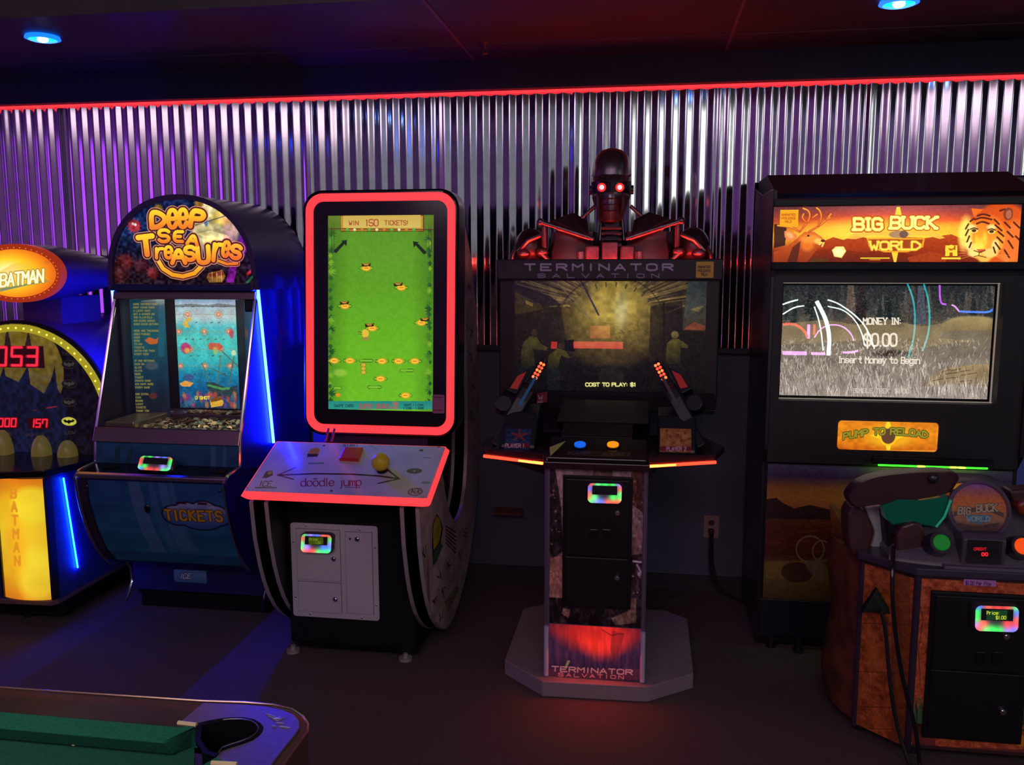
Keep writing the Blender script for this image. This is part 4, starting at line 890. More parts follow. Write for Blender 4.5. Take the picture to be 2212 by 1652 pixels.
for y in (788, 796, 804): A.ell(785, y, 5.5, 4.5, (220, 175, 60), .9); A.ell(785, y, 5.5, 4.5, (110, 90, 20), .7, ring=1)
A.ell(789, 720, 8, 9, (225, 190, 60)); A.rect(782, 728, 797, 735, (150, 140, 60)); A.line([(773, 716), (782, 718)], 1.4, (90, 90, 30)); A.line([(774, 721), (783, 722)], 1.2, (90, 90, 30))
A.ell(730, 853, 5, 4, (235, 140, 30)); A.ell(735, 805, 14, 8, (190, 210, 90), .5, soft=5)
A.rect(700, 866, 940, 884, ((30, 130, 120), (42, 150, 132)))
A.text('SWIPE CARD', 722, 879, 5.5, 3.4, 1, (10, 60, 60)); A.text('SUPER', 775, 882, 9, 4.6, 1.5, (180, 70, 70)); A.text('BONUS', 812, 882, 9, 4.6, 1.5, (180, 70, 70)); A.text('150', 848, 875, 6, 3.6, 1.3, (235, 70, 50)); A.text('COIN', 845, 883, 5, 3.2, 1.1, (210, 80, 60)); A.text('SWIPE + 1 COIN', 873, 877, 4.6, 2.6, .9, (10, 60, 60)); A.text('1 COIN - 1 GAME', 872, 884, 4.6, 2.6, .9, (10, 60, 60))
A.build('screen', t, 'screen')
a, b = hU(934, 852, .007), hU(960, 893, .007)
A = Art((a.x, a.y, a.z), (b.x, a.y, a.z), (a.x, b.y, b.z), 1.5, (150, 95, 130)); 
for y in (858, 886): A.line([(938, y), (956, y)], 1.5, (60, 20, 40))
A.build('sticker', t, 'print', rmask(.12, .08))
ringg = [(x, hy(z)-.0125, z) for x, z in rrect(hx0+.046, hx1-.046, hz0+.046, hz1-.046, .04)]

# ------------------------------------------------------------------ shooting game with two guns, bust on top
t = thing('shooting_game', (-.167, -.75, 0), 'dark twin shooting game on a narrow pedestal with large dim tunnel screen', 'arcade game')
BASEM = mat('mauve_grey_base', (.30, .235, .27), .55, noise=.08, nscale=40)
bp = [(-.361, -1.18), (.028, -1.165), (.201, -1.03), (.201, -.50), (.10, -.42), (-.43, -.42), (-.53, -.50), (-.53, -1.026)]
MB().pz(bp, .002, .062).build('base', BASEM, t, bevel=.003)
cx0, cx1, cy = -.362, .016, -1.135
COLM = mat('dark_violet_edge', (.13, .09, .15), .35)
MB().box(cx0, cx1, cy, -.62, .06, .885).build('column', COLM, t, bevel=.006)
a0, a1 = cx0+.021, cx1-.017
A = Art((a0, cy-.0012, .885), (a1, cy-.0012, .885), (a0, cy-.0012, .275), 1.1); A.fill(((120, 96, 100), (150, 118, 120), (120, 88, 86), (96, 66, 62), (92, 62, 58), (46, 30, 30)))
A.poly([(1186, 985), (1195, 985), (1212, 1090), (1216, 1190), (1196, 1205), (1186, 1190)], (26, 16, 24)); A.poly([(1283, 985), (1322, 985), (1324, 1030), (1280, 1030)], (86, 60, 54))
A.poly([(1362, 990), (1392, 985), (1392, 1110), (1366, 1090)], (80, 44, 34)); A.poly([(1360, 1200), (1392, 1195), (1392, 1300), (1360, 1300)], (40, 28, 34)); A.line([(1368, 1212), (1384, 1214)], 4, (190, 170, 190)); A.line([(1376, 1220), (1384, 1235)], 4, (150, 130, 150)); A.ell(1381, 1240, 4, 5, (170, 150, 170))
A.poly([(1187, 1205), (1214, 1200), (1216, 1300), (1187, 1300)], (150, 100, 88)); A.poly([(1187, 1290), (1392, 1300), (1392, 1360), (1187, 1356)], (30, 20, 26)); A.poly([(1216, 1313), (1232, 1316), (1228, 1335), (1214, 1325)], (130, 92, 84)); A.poly([(1358, 1293), (1374, 1292), (1374, 1345), (1330, 1350), (1320, 1335), (1355, 1320)], (110, 84, 74))
A.add_noise(28, 4, 6, 5, (1, .9, .9)); A.add_noise(26, 16, 26, 9, (1, .8, .8))
rs = random.Random(5)
for k in range(40): A.ell(rs.choice((rs.uniform(1188, 1213), rs.uniform(1366, 1388))), rs.uniform(1040, 1290), rs.uniform(1, 2.6), rs.uniform(1, 3), (200, 165, 150), .6, soft=2)
A.c *= 1.35; A.build('column_picture', t, 'print')
A = Art((a0, cy-.0012, .272), (a1, cy-.0012, .272), (a0, cy-.0012, .064), 1.1); A.fill(((60, 22, 40), (52, 24, 48), (56, 26, 54), (48, 22, 46), (30, 14, 30)))
for cx_, cy_, rx, ry, c, al in ((1290, 1372, 75, 34, (215, 38, 30), .9), (1300, 1385, 42, 34, (255, 48, 36), .7), (1280, 1362, 90, 12, (190, 30, 30), .7)): A.ell(cx_, cy_, rx, ry, c, al, soft=26)
A.add_noise(20, 4, 22, 3, (1, .3, .3)); A.poly([(1322, 1362), (1350, 1368), (1340, 1400), (1326, 1440), (1318, 1400)], (90, 20, 26), .45); A.line([(1300, 1360), (1320, 1372), (1345, 1368)], 2.5, (80, 20, 20), .6)
A.poly([(1226, 1426), (1232, 1427), (1224, 1444), (1219, 1443)], (130, 110, 60), .8); A.rect(1186, 1445, 1395, 1468, (110, 30, 40), .35)
A.text('TERMINATOR', 1192, 1449, 10, 14.0, 2.5, (165, 90, 96), gap=.33, rot=.045); A.text('SALVATION', 1206, 1460, 7, 10.5, 1.8, (178, 66, 78), gap=.62, rot=.045)
A.build('kick_picture', t, 'lit')
for x, z0_, z1_ in ((cx0+.010, .068, .262), (cx1-.008, .068, .262)):
    MB().tube([(x, cy-.004, z0_), (x, cy-.004, z1_)], .0095, 10).build('chrome_edge', mat('chrome_lilac_glint', (.80, .74, 1), .3, .35), t, smooth=True)  # pale lilac puts the lights that chrome would mirror into its colour
for x in (cx0+.0145, cx1-.012): MB().box(x, x+.003, cy-.004, cy, .275, .885).build('edge_line', mat('pale_edge', (.45, .40, .6), .3, .8), t)
l = bpy.data.lights.new('kick_lamp', 'AREA'); l.shape = 'RECTANGLE'; l.size = .3; l.size_y = .10; l.energy = .55; l.color = (1, .07, .03)
lo = bpy.data.objects.new('kick_lamp', l); COL.objects.link(lo); lo.location = (-.17, cy-.02, .20); lo.rotation_euler = (math.radians(-62), 0, 0)
a, b = U(1216, 1026, y=cy-.012), U(1362, 1318, y=cy-.012)
MB().box(a.x, b.x, cy-.012, cy, b.z, a.z).build('coin_door_frame', BLACK, t, bevel=.004)
MB().box(a.x+.01, b.x-.012, cy-.018, cy-.011, a.z-.30, a.z-.012).build('coin_door', mat('black_steel', (.010, .010, .012), .4, .2), t, bevel=.003)
MB().box(a.x+.01, b.x-.012, cy-.018, cy-.011, b.z+.012, a.z-.305).build('coin_door', MATS['black_steel'], t, bevel=.003)
for kx in (1283, 1310):
    q = U(kx, 1150, y=cy-.02); MB().box(q.x-.015, q.x+.015, cy-.021, cy-.017, q.z-.02, q.z+.012).build('coin_slot', GLOSSB, t, bevel=.003)
for a_, b_ in ((1334, 1107), (1333, 1247)): lock(t, U(a_, b_, y=cy-.018), .009)
card_reader(t, (U(1268, 1038, y=cy-.02), U(1347, 1040, y=cy-.02), U(1267, 1084, y=cy-.02)), 3, depth=.022)
# deck with two wings
DECK = mat('dark_deck', (.030, .014, .020), .22, noise=.4, nscale=20)
deck = [(-.615, -.976), (-.377, -1.040), (-.362, -1.165), (.020, -1.165), (.014, -1.030), (.264, -.952), (.31, -.80), (.24, -.60), (-.58, -.60), (-.655, -.82)]
MB().pz(deck, .873, .900).build('deck', DECK, t, bevel=.004)
MB().loft([[(-.60, -.96, .868), (-.362, -1.03, .868), (-.362, -.65, .868), (-.60, -.65, .868)], [(-.40, -.80, .80), (-.362, -.98, .80), (-.362, -.65, .80), (-.40, -.65, .80)]]).build('wing_bracket', DARKMET, t)
MB().loft([[(.016, -1.02, .868), (.25, -.94, .868), (.25, -.65, .868), (.016, -.65, .868)], [(.016, -.98, .80), (.05, -.80, .80), (.05, -.65, .80), (.016, -.65, .80)]]).build('wing_bracket', DARKMET, t)
for p0, p1 in (((-.617, -.984, .872), (-.379, -1.048, .866)), ((.016, -1.038, .866), (.266, -.960, .872))):
    ledstrip(t, [p0, p1], .0062, LED_RH)
    md = (Vector(p0)+Vector(p1))/2; ledstrip(t, [md+(Vector(p1)-Vector(p0))*(-.1 if p0[0] > -.2 else .1)+Vector((0, -.002, 0)), (Vector(p1) if p0[0] < -.2 else Vector(p0))+Vector((0, -.003, 0))], .0052, mat('led_amber_core', (.1, .05, 0), .4, emit=(1, .28, .05), es=3.6), 'light_core')
# console with the two start buttons
MB().px([(-1.168, .900), (-1.168, .918), (-1.02, .962), (-1.0, .962), (-1.0, .900)], -.350, .008).build('console', GLOSSB, t, bevel=.004)
def con(a, b, d=.001):
    P0 = Vector((0, -1.168, .918+d)); n = Vector((0, -(.962-.918), 1.168-1.02)).normalized(); dd = Vector(ray(a, b)); C = Vector(CAM); return C+dd*((P0-C).dot(n)/dd.dot(n)), n
for px2, col, nm in ((1253, (.02, .20, .85), 'blue'), (1324, (.85, .40, .02), 'amber')):
    c, n = con(px2, 963); MB().cyl(c, c+n*.004, .027, 24).build('button_ring', GLOSSB, t, smooth=True)
    MB().cyl(c+n*.003, c+n*.009, .0215, 24).build('start_button', mat(nm+'_lit_button', col, .4, emit=(.0, .12, .75) if nm == 'blue' else (.95, .30, .005), es=.9), t, label='glowing %s round start button' % nm)
pts = [con(a, b, .002)[0] for a, b in ((1187, 967), (1222, 953), (1203, 972), (1189, 985))]
MB().loft([pts, [p+Vector((0, 0, .002)) for p in pts]]).build('sticker', mat('yellow_green_sticker', (.50, .55, .14), .5), t)
A = Art(con(1226, 972)[0], con(1362, 976)[0], con(1222, 984)[0], 1.3, (12, 8, 12)); A.text('PLAYER 1', 1228, 981, 4, 6, 1, (110, 96, 100), rot=-.03); A.text('PLAYER 2', 1302, 984, 4, 6, 1, (110, 96, 100), rot=-.03); A.build('console_lettering', t, 'print')
MB().px([(-1.0, .90), (-1.0, .965), (-.90, .998), (-.70, 1.0), (-.70, .90)], -.315, -.045).build('speaker_box', BLACK, t, bevel=.006)
MB().px([(-.90, 1.000), (-.78, 1.018), (-.60, 1.045), (-.60, .95), (-.80, .95)], -.345, .015).build('upper_box', BLACK, t, bevel=.006)
MB().box(-.345, .02, -.70, -.30, .90, 1.02).build('spine', BLACK, t)
# monitor housing
mx0, mx1 = -.640, .300
MB().box(mx0, mx1, -.485, -.24, 1.005, 1.555).build('screen_housing', mat('dark_brown_black', (.020, .014, .016), .35), t, bevel=.006)
MB().px([(-.485, 1.065), (-.53, 1.05), (-.56, 1.00), (-.50, .975), (-.35, .975), (-.35, 1.065)], mx0+.02, mx1-.01).build('lower_bezel', mat('gloss_bezel', (.02, .012, .014), .12), t, bevel=.004)
MB().box(-.645, .305, -.515, -.500, 1.545, 1.632).box(-.645, .305, -.500, -.24, 1.555, 1.602).build('header', mat('header_black', (.016, .011, .018), .3), t, bevel=.004)
A = Art((-.635, -.5165, 1.618), (.298, -.5165, 1.618), (-.635, -.5165, 1.550), 1.15, (34, 22, 34)); A.noise(.5, 14, 2)
A.text('TERMINATOR', 1134, 583.5, 13, 21.5, 3.6, (196, 176, 205), gap=.60, rot=0); A.text('SALVATION', 1162, 599.5, 8, 15.5, 2.1, (165, 145, 180), gap=1.05)
A.build('header_lettering', t, 'print')
a, b = U(1504, 565, y=-.518), U(1541, 600, y=-.518)
A = Art((a.x, -.518, a.z), (b.x, -.518, a.z), (a.x, -.518, b.z), 1.6, (225, 170, 60))
for k, wd_ in enumerate(('ANIMATED', 'VIOLENCE', 'MILD')): A.text(wd_, 1507+(k == 2)*8, 579+k*8, 5, 3, 1.3, (90, 66, 40), gap=.25)
A.build('warning_sticker', t, 'print', rmask(.06, .06))
TL, TR, BLc = U(1112, 607, y=-.488), U(1527, 607, y=-.488), U(1112, 846, y=-.488); TR.z = TL.z = (TL.z+TR.z)/2; BLc.x = TL.x
A = Art(TL, TR, BLc, 1.1); A.fill(((62, 50, 40), (60, 48, 34), (50, 40, 30), (28, 22, 22), (16, 13, 18), (12, 12, 16)))
vx, vy = 1320, 665
A.ell(vx, 690, 112, 95, (96, 78, 40), 1, soft=30); A.ell(vx+5, 665, 78, 62, (134, 112, 52), .9, soft=30); A.ell(vx+8, 650, 50, 46, (165, 140, 62), .9, soft=30); A.ell(vx+22, 672, 14, 34, (160, 165, 140), .45, soft=16)
rs = random.Random(9)
for k in range(260):
    a = math.radians(rs.uniform(182, 358)); r0 = rs.uniform(80, 120); r1 = r0+rs.uniform(20, 150)
    A.line([(vx+r0*math.cos(a), vy+.72*r0*math.sin(a)), (vx+r1*math.cos(a), vy+.72*r1*math.sin(a))], rs.uniform(.8, 2.4), rs.choice([(150, 118, 66), (120, 94, 54), (30, 24, 22), (96, 76, 48), (170, 140, 84)]), .75)
A.line([(1205, 612), (1278, 692)], 3.5, (120, 100, 70), .9); A.line([(1256, 608), (1293, 680)], 4, (48, 40, 60), .95); A.line([(1395, 660), (1480, 612)], 2.5, (130, 108, 64), .8); A.line([(1440, 676), (1527, 640)], 2.5, (140, 124, 80), .9)
A.ell(vx, 700, 116, 100, (34, 26, 22), .5, ring=3)
for a in np.linspace(200, 340, 12): A.line([(vx+95*math.cos(math.radians(a)), 690+72*math.sin(math.radians(a))), (vx+103*math.cos(math.radians(a)), 690+80*math.sin(math.radians(a)))], 3, (54, 42, 30), .8)
A.poly([(1112, 612), (1190, 640), (1215, 660), (1112, 660)], (24, 20, 28), .8); A.poly([(1112, 630), (1170, 658), (1178, 690), (1112, 676)], (84, 66, 34), .9); A.poly([(1135, 648), (1152, 655), (1150, 662), (1136, 656)], (200, 160, 80), .8)
A.poly([(1112, 680), (1210, 660), (1225, 740), (1112, 780)], (36, 27, 24), .7); A.poly([(1486, 607), (1530, 607), (1530, 716), (1474, 712)], ((60, 74, 80), (90, 96, 88), (84, 66, 54)), .9); A.poly([(1490, 668), (1520, 660), (1508, 674)], (190, 160, 90), .7); A.poly([(1480, 708), (1500, 695), (1528, 706), (1526, 713), (1476, 712)], (190, 90, 60), .8)
A.line([(1434, 655), (1434, 800)], 3, (24, 18, 16)); A.poly([(1405, 660), (1474, 650), (1474, 715), (1520, 715), (1520, 845), (1400, 845)], (28, 21, 20), .6)
A.ell(1320, 815, 28, 26, (40, 34, 34), .9, soft=8)
for k in range(16): A.line([(rs.uniform(1300, 1400), rs.uniform(690, 770)), (rs.uniform(1300, 1400), rs.uniform(690, 770))], 1, (70, 50, 26), .5)
A.ell(1330, 765, 130, 14, (60, 42, 26), .5, soft=14)
jac = ((104, 92, 40), (84, 74, 34), (40, 38, 30))
A.ell(1154, 719, 7, 9, (70, 52, 36)); A.poly([(1130, 740), (1145, 726), (1160, 728), (1168, 742), (1182, 750), (1180, 757), (1152, 754), (1156, 790), (1126, 795), (1126, 760)], jac)
A.ell(1212, 748, 7, 7, (60, 46, 36)); A.poly([(1185, 768), (1205, 752), (1222, 758), (1232, 772), (1226, 774), (1212, 766), (1205, 795), (1182, 795)], jac); A.poly([(1218, 735), (1240, 733), (1242, 760), (1222, 758)], (18, 14, 22))
A.ell(1458, 723, 8, 8, (126, 108, 66)); A.poly([(1440, 742), (1452, 732), (1466, 732), (1486, 745), (1486, 752), (1470, 750), (1470, 785), (1438, 786)], jac); A.poly([(1438, 786), (1470, 786), (1476, 840), (1438, 840)], (28, 26, 30))
A.poly([(1126, 795), (1156, 792), (1160, 845), (1122, 845)], (20, 26, 34), .9); A.poly([(1182, 795), (1205, 795), (1210, 845), (1182, 845)], (22, 30, 36), .9)
A.c *= (.50+.62*np.exp(-(((A.X/(A.W-1)-.53)/.36)**2+((A.Y/(A.H-1)-.34)/.5)**2)))[..., None]; A.add_noise(12, 1.6, 1.6, 4, (1, .9, .6)); A.noise(.18, 9, 6)
A.text('COST TO PLAY: $1', 1265, 834, 7, 6.6, 2.0, (255, 250, 150), gap=.18, rot=0)
A.build('screen', t, 'screen')
MB().quad((TL.x-.01, -.494, TL.z+.008), (TR.x+.01, -.494, TL.z+.008), (TR.x+.01, -.494, BLc.z-.008), (TL.x-.01, -.494, BLc.z-.008)).build('front_glass', GLASS, t)
# holsters with player plates
for side, (ax_, bx_) in ((1, (1088, 1150)), (2, (1428, 1495))):
    q0, q1 = U(ax_, 977, y=-.955), U(bx_, 977, y=-.955)
    MB().px([(-.965, .90), (-.960, .915), (-.875, 1.03), (-.78, 1.05), (-.70, .98), (-.70, .90)], q0.x-.012, q1.x+.012).build('holster', mat('holster_black', (.012, .012, .018), .35), t, bevel=.006)
    def hol(a, b):
        P0 = Vector((0, -.961, .916)); n = Vector((0, -(1.03-.915), .085)).normalized(); dd = Vector(ray(a, b)); C = Vector(CAM); return C+dd*((P0-C).dot(n)/dd.dot(n))
    T0, T1, T2 = hol(ax_+(6 if side == 1 else -2), 925), hol(bx_-2, 925), hol(ax_+(4 if side == 1 else 6), 976)
    T1.z, T1.y = T0.z, T0.y; T2.x = T0.x; e = Vector((0, -.001, .001))
    A = Art(T0+e, T1+e, T2+e, 1.7, (20, 50, 96) if side == 1 else (190, 120, 60)); A.add_noise(30, 5, 5, side, (1, 1, 1))
    if side == 1:
        for a in range(5): A.line([(1122, 940), (1122+17*math.cos(a*1.256-1.57), 940+12*math.sin(a*1.256-1.57))], 5, (150, 50, 60), .9)
    else:
        for k in range(7): A.ell(1440+k*8, 930+(k*13) % 30, 3, 3, (110, 60, 30), .7)
        A.line([(1450, 940), (1470, 945), (1478, 955)], 3, (190, 60, 50), .7)
    yb = 968 if side == 1 else 975; A.rect(ax_-5, yb-11, bx_+5, yb-1, (130, 20, 40), .9); A.text('PLAYER %d' % side, ax_+4 if side == 1 else ax_+12, yb-2, 7.5, 4.4, 1.5, (225, 190, 215), gap=.28)
    A.build('player_plate', t, 'print')
    sx_ = q0.x+.02 if side == 1 else q1.x-.02
    MB().tube([(sx_, -.72, .90), (sx_, -.74, 1.00), (sx_+(.03 if side == 1 else -.03), -.80, 1.10)], .008, 8).tube([(sx_+.03, -.72, .90), (sx_+.03, -.74, 1.0)], .006, 8).build('holster_arm', DARKMET, t)
# guns
GUNM = mat('gun_black', (.012, .016, .020), .35)
def light_gun(p0, p1, side, label):
    p0, p1 = Vector(p0), Vector(p1); d = (p1-p0); L = d.length
    z = d.normalized(); y = Vector((0, -1, 0)); y = (y-z*y.dot(z)).normalized(); x = y.cross(z)
    g = thing('light_gun', p0, label, 'light gun', None, local=True)
    g.matrix_world = Matrix(((x.x, y.x, z.x, p0.x), (x.y, y.y, z.y, p0.y), (x.z, y.z, z.z, p0.z), (0, 0, 0, 1)))
    o = side   # outward side in local x
    B = lambda *a: MB().box(*a)
    MB().px([(-.04, -.02), (.035, -.02), (.045, .08), (.045, L-.14), (.03, L-.11), (-.03, L-.11), (-.045, L-.2), (-.045, .02)], -.026, .026).build('receiver', GUNM, g, bevel=.006, local=True)
    MB().px([(-.03, L-.11), (.03, L-.11), (.022, L-.01), (-.02, L-.01)], -.020, .020).build('barrel_shroud', GUNM, g, bevel=.004, local=True)
    MB().cyl((0, 0, L-.02), (0, 0, L+.02), .011, 14).build('muzzle', DARKMET, g, smooth=True, local=True)
    MB().box(-.011, .011, .026, .034, L-.085, L-.005).build('sight_rail', GUNM, g, local=True)
    for k in range(5):
        m = MB()
        for xx in (-.0065, .0065): m.ell((xx, .036, L-.078+k*.0165), .0058, .004, .0062, 10, 6)
        m.build('sight_lamp', LED_RH if k % 2 else mat('led_orange', (.1, .02, 0), .4, emit=(1, .12, .03), es=3.2), g, smooth=True, local=True)
    MB().loft([[(o*.03, -.02, .09), (o*.03, .035, .09), (o*.075, .03, .09), (o*.075, -.02, .09)], [(o*.03, -.02, .20), (o*.03, .035, .22), (o*.05, .03, .20), (o*.05, -.02, .19)]]).build('side_cover', GUNM, g, bevel=.004, local=True)
    MB().add([(o*.036, .0385, .11), (o*.064, .0375, .10), (o*.062, .0375, .16), (o*.040, .0385, .195), (o*.036, .0365, .11), (o*.064, .0355, .10), (o*.062, .0355, .16), (o*.040, .0365, .195)], [(0, 1, 2, 3), (4, 7, 6, 5), (0, 4, 5, 1), (1, 5, 6, 2), (2, 6, 7, 3), (3, 7, 4, 0)]).build('red_badge', mat('red_badge', (.42, .03, .03), .4, emit=(.25, .01, .01), es=.35), g, local=True)
    MB().box(-.004*o-.006, -.004*o+.006, .044, .0465, .05, .19).build('blue_strip' if side == 1 else 'grey_strip', mat('blue_strip', (.03, .20, .45), .4) if side == 1 else mat('grey_strip', (.12, .09, .11), .4), g, local=True)
    MB().cyl((o*.055, -.035, .035), (o*.055, .03, .035), .034, 20).build('drum_magazine', GUNM, g, bevel=.004, local=True)
    MB().px([(-.035, -.02), (.01, -.02), (.02, -.13), (-.05, -.12)], -.018, .018).build('stock', GUNM, g, bevel=.006, local=True)
    MB().tube([(0, -.045, .06), (0, -.085, .05), (0, -.08, -.01), (0, -.03, -.015)], .006, 8).build('trigger_guard', DARKMET, g, smooth=True, local=True)
    return g
light_gun(U(1104, 905, y=-.85), U(1172, 787, y=-.72), 1, 'black light gun in the holster marked player one, red lamps on its barrel')
light_gun(U(1484, 905, y=-.85), U(1421, 789, y=-.72), -1, 'black light gun in the holster marked player two, red lamps on its barrel')
q = U(1170, 862, y=-.60)
A = Art((q.x-.022, -.585, q.z+.022), (q.x+.022, -.585, q.z+.03), (q.x-.022, -.585, q.z-.022), 1.6, (150, 60, 70)); A.text('W', 1163, 862, 8, 9, 2, (225, 190, 200)); A.text('ME', 1162, 872, 6, 5, 1.2, (225, 190, 200)); A.build('sticker', t, 'print')

# ------------------------------------------------------------------ bust on top of the shooting game
t = thing('robot_bust', (-.165, -.34, 1.61), 'dark metal robot bust with two glowing red eyes on top of the shooting game', 'statue')
BM = mat('gunmetal', (.16, .13, .155), .30, .85, noise=.3, nscale=30)
BM2 = mat('black_metal', (.045, .035, .045), .35, .7)
Yb = -.34
def W(a, b, y=Yb): return U(a, b, y=y)
hc = W(1321, 400); hx = hc.x
def ringh(z, rx, ry, yo=0, p=2.3, n=32):
    out = []
    for a in np.linspace(0, 2*math.pi, n, endpoint=False):
        c, s_ = math.cos(a), math.sin(a); out.append((hx+rx*math.copysign(abs(c)**(2/p), c), Yb+yo+ry*math.copysign(abs(s_)**(2/p), s_), z))
    return out
zt = W(1321, 320).z; zb = W(1321, 481).z; H_ = zt-zb
lv = [(0.0, .028, .03, -.045), (.03, .048, .050, -.035), (.12, .060, .066, -.02), (.25, .073, .080, -.008), (.36, .084, .092, 0), (.46, .087, .098, 0), (.55, .086, .10, 0), (.68, .085, .102, .004), (.80, .081, .096, .006), (.90, .068, .080, .01), (.97, .045, .052, .012), (1.0, .018, .02, .014)]
MB().loft([ringh(zb+H_*k, a, b, yo) for k, a, b, yo in lv]).build('head', BM, t, smooth=True)
# brow, visor recess, cheek plates, plain jaw guard
ze = W(1321, 405).z
MB().loft([[(hx+sx_*.086, Yb-.101+abs(sx_)**2*.06+dy, z) for sx_ in np.linspace(-1, 1, 15)]+[(hx+sx_*.084, Yb-.05+abs(sx_)**2*.06+dy, z) for sx_ in np.linspace(1, -1, 15)] for z, dy in ((ze-.026, -.006), (ze+.018, -.008))]).build('visor', mat('visor_black', (.006, .004, .005), .2), t, smooth=True)
MB().loft([[(hx+sx_*.086, Yb-.122+abs(sx_)**2.2*.07+dy, z-abs(sx_)**.7*-.006) for sx_ in np.linspace(-1, 1, 15)]+[(hx+sx_*.08, Yb-.04+abs(sx_)**2*.06, z) for sx_ in np.linspace(1, -1, 15)] for z, dy in ((ze+.014, 0), (ze+.032, .006), (ze+.046, .022))]).build('brow', BM, t, smooth=True)
for a_ in (1300, 1339):
    q = W(a_, 405, Yb-.095); MB().ell((q.x, Yb-.108, q.z), .0105, .008, .0105, 16, 10).build('eye_lamp', mat('eye_lamp_red', (.3, 0, 0), .3, emit=(1, .16, .17), es=4.5), t, smooth=True)
    MB().loft([[(q.x+r*math.cos(a), Yb-.104-d, q.z+r*math.sin(a)) for a in np.linspace(0, 2*math.pi, 18, endpoint=False)] for r, d in ((.019, 0), (.0185, .004), (.012, .004), (.0118, 0))], cap=False).build('eye_ring', mat('eye_ring_red', (.3, .01, .01), .3, emit=(1, .03, .02), es=.7), t, smooth=True)
for s_ in (-1, 1):
    MB().loft([[(hx+s_*(.052+.030*k2), Yb-.108+.055*k2, ze-.030-.018*abs(k2-.3)) for k2 in (0, .35, .7, 1)]+[(hx+s_*(.045+.028*k2), Yb-.100+.055*k2, ze-.125+.05*k2) for k2 in (1, .7, .35, 0)],
               [(hx+s_*(.045+.030*k2), Yb-.070+.055*k2, ze-.038-.018*abs(k2-.3)) for k2 in (0, .35, .7, 1)]+[(hx+s_*(.040+.028*k2), Yb-.064+.055*k2, ze-.12+.05*k2) for k2 in (1, .7, .35, 0)]]).build('cheek_plate', BM, t, bevel=.003)
MB().loft([[(hx+a*.040, Yb-.116+abs(a)**2*.03, ze-.040) for a in np.linspace(-1, 1, 9)]+[(hx+a*.038, Yb-.06, ze-.040) for a in np.linspace(1, -1, 9)],
           [(hx+a*.038, Yb-.122+abs(a)**2*.03, ze-.085) for a in np.linspace(-1, 1, 9)]+[(hx+a*.036, Yb-.06, ze-.085) for a in np.linspace(1, -1, 9)],
           [(hx+a*.028, Yb-.108+abs(a)**2*.02, zb+.004) for a in np.linspace(-1, 1, 9)]+[(hx+a*.026, Yb-.06, zb+.004) for a in np.linspace(1, -1, 9)]]).build('jaw_guard', BM, t, smooth=True)
for k in range(3):
    z = ze-.055-k*.026; MB().tube([(hx+a*.036, Yb-.1245+abs(a)**2*.03+k*.001, z) for a in np.linspace(-1, 1, 9)], .0022, 6).build('jaw_slot', BM2, t)
for s_ in (-1, 1): MB().cyl((hx+s_*.078, Yb+.01, ze-.01), (hx+s_*.096, Yb+.01, ze-.01), .020, 18).build('ear_disc', BM2, t, bevel=.002)
# neck: central block with cables
zn = 1.62
MB().loft([ringh(zb+.03, .048, .045, .01, 2.6), ringh(zb-.05, .055, .05, .01, 3), ringh(W(1321, 530).z, .060, .055, .01, 3), ringh(zn, .075, .06, .01, 3)]).build('neck', BM2, t, smooth=True)
for a_, b_, c_, d_ in ((1286, 445, 1252, 475), (1362, 445, 1400, 478), (1300, 470, 1296, 520), (1344, 470, 1348, 520)):
    MB().tube([W(a_, b_, Yb-.01), W(c_, d_, Yb-.03)], .0085, 10).build('neck_rod', BM, t, smooth=True)
for k in range(4):
    q = W(1321, 492+k*12, Yb-.062); MB().box(q.x-.045, q.x+.045, Yb-.064, Yb-.03, q.z-.008, q.z+.006).build('neck_plate', BM2, t, bevel=.003)
MB().box(hx-.035, hx+.035, Yb-.095, Yb-.02, zn-.005, W(1321, 523).z).build('sternum', BM, t, bevel=.006)
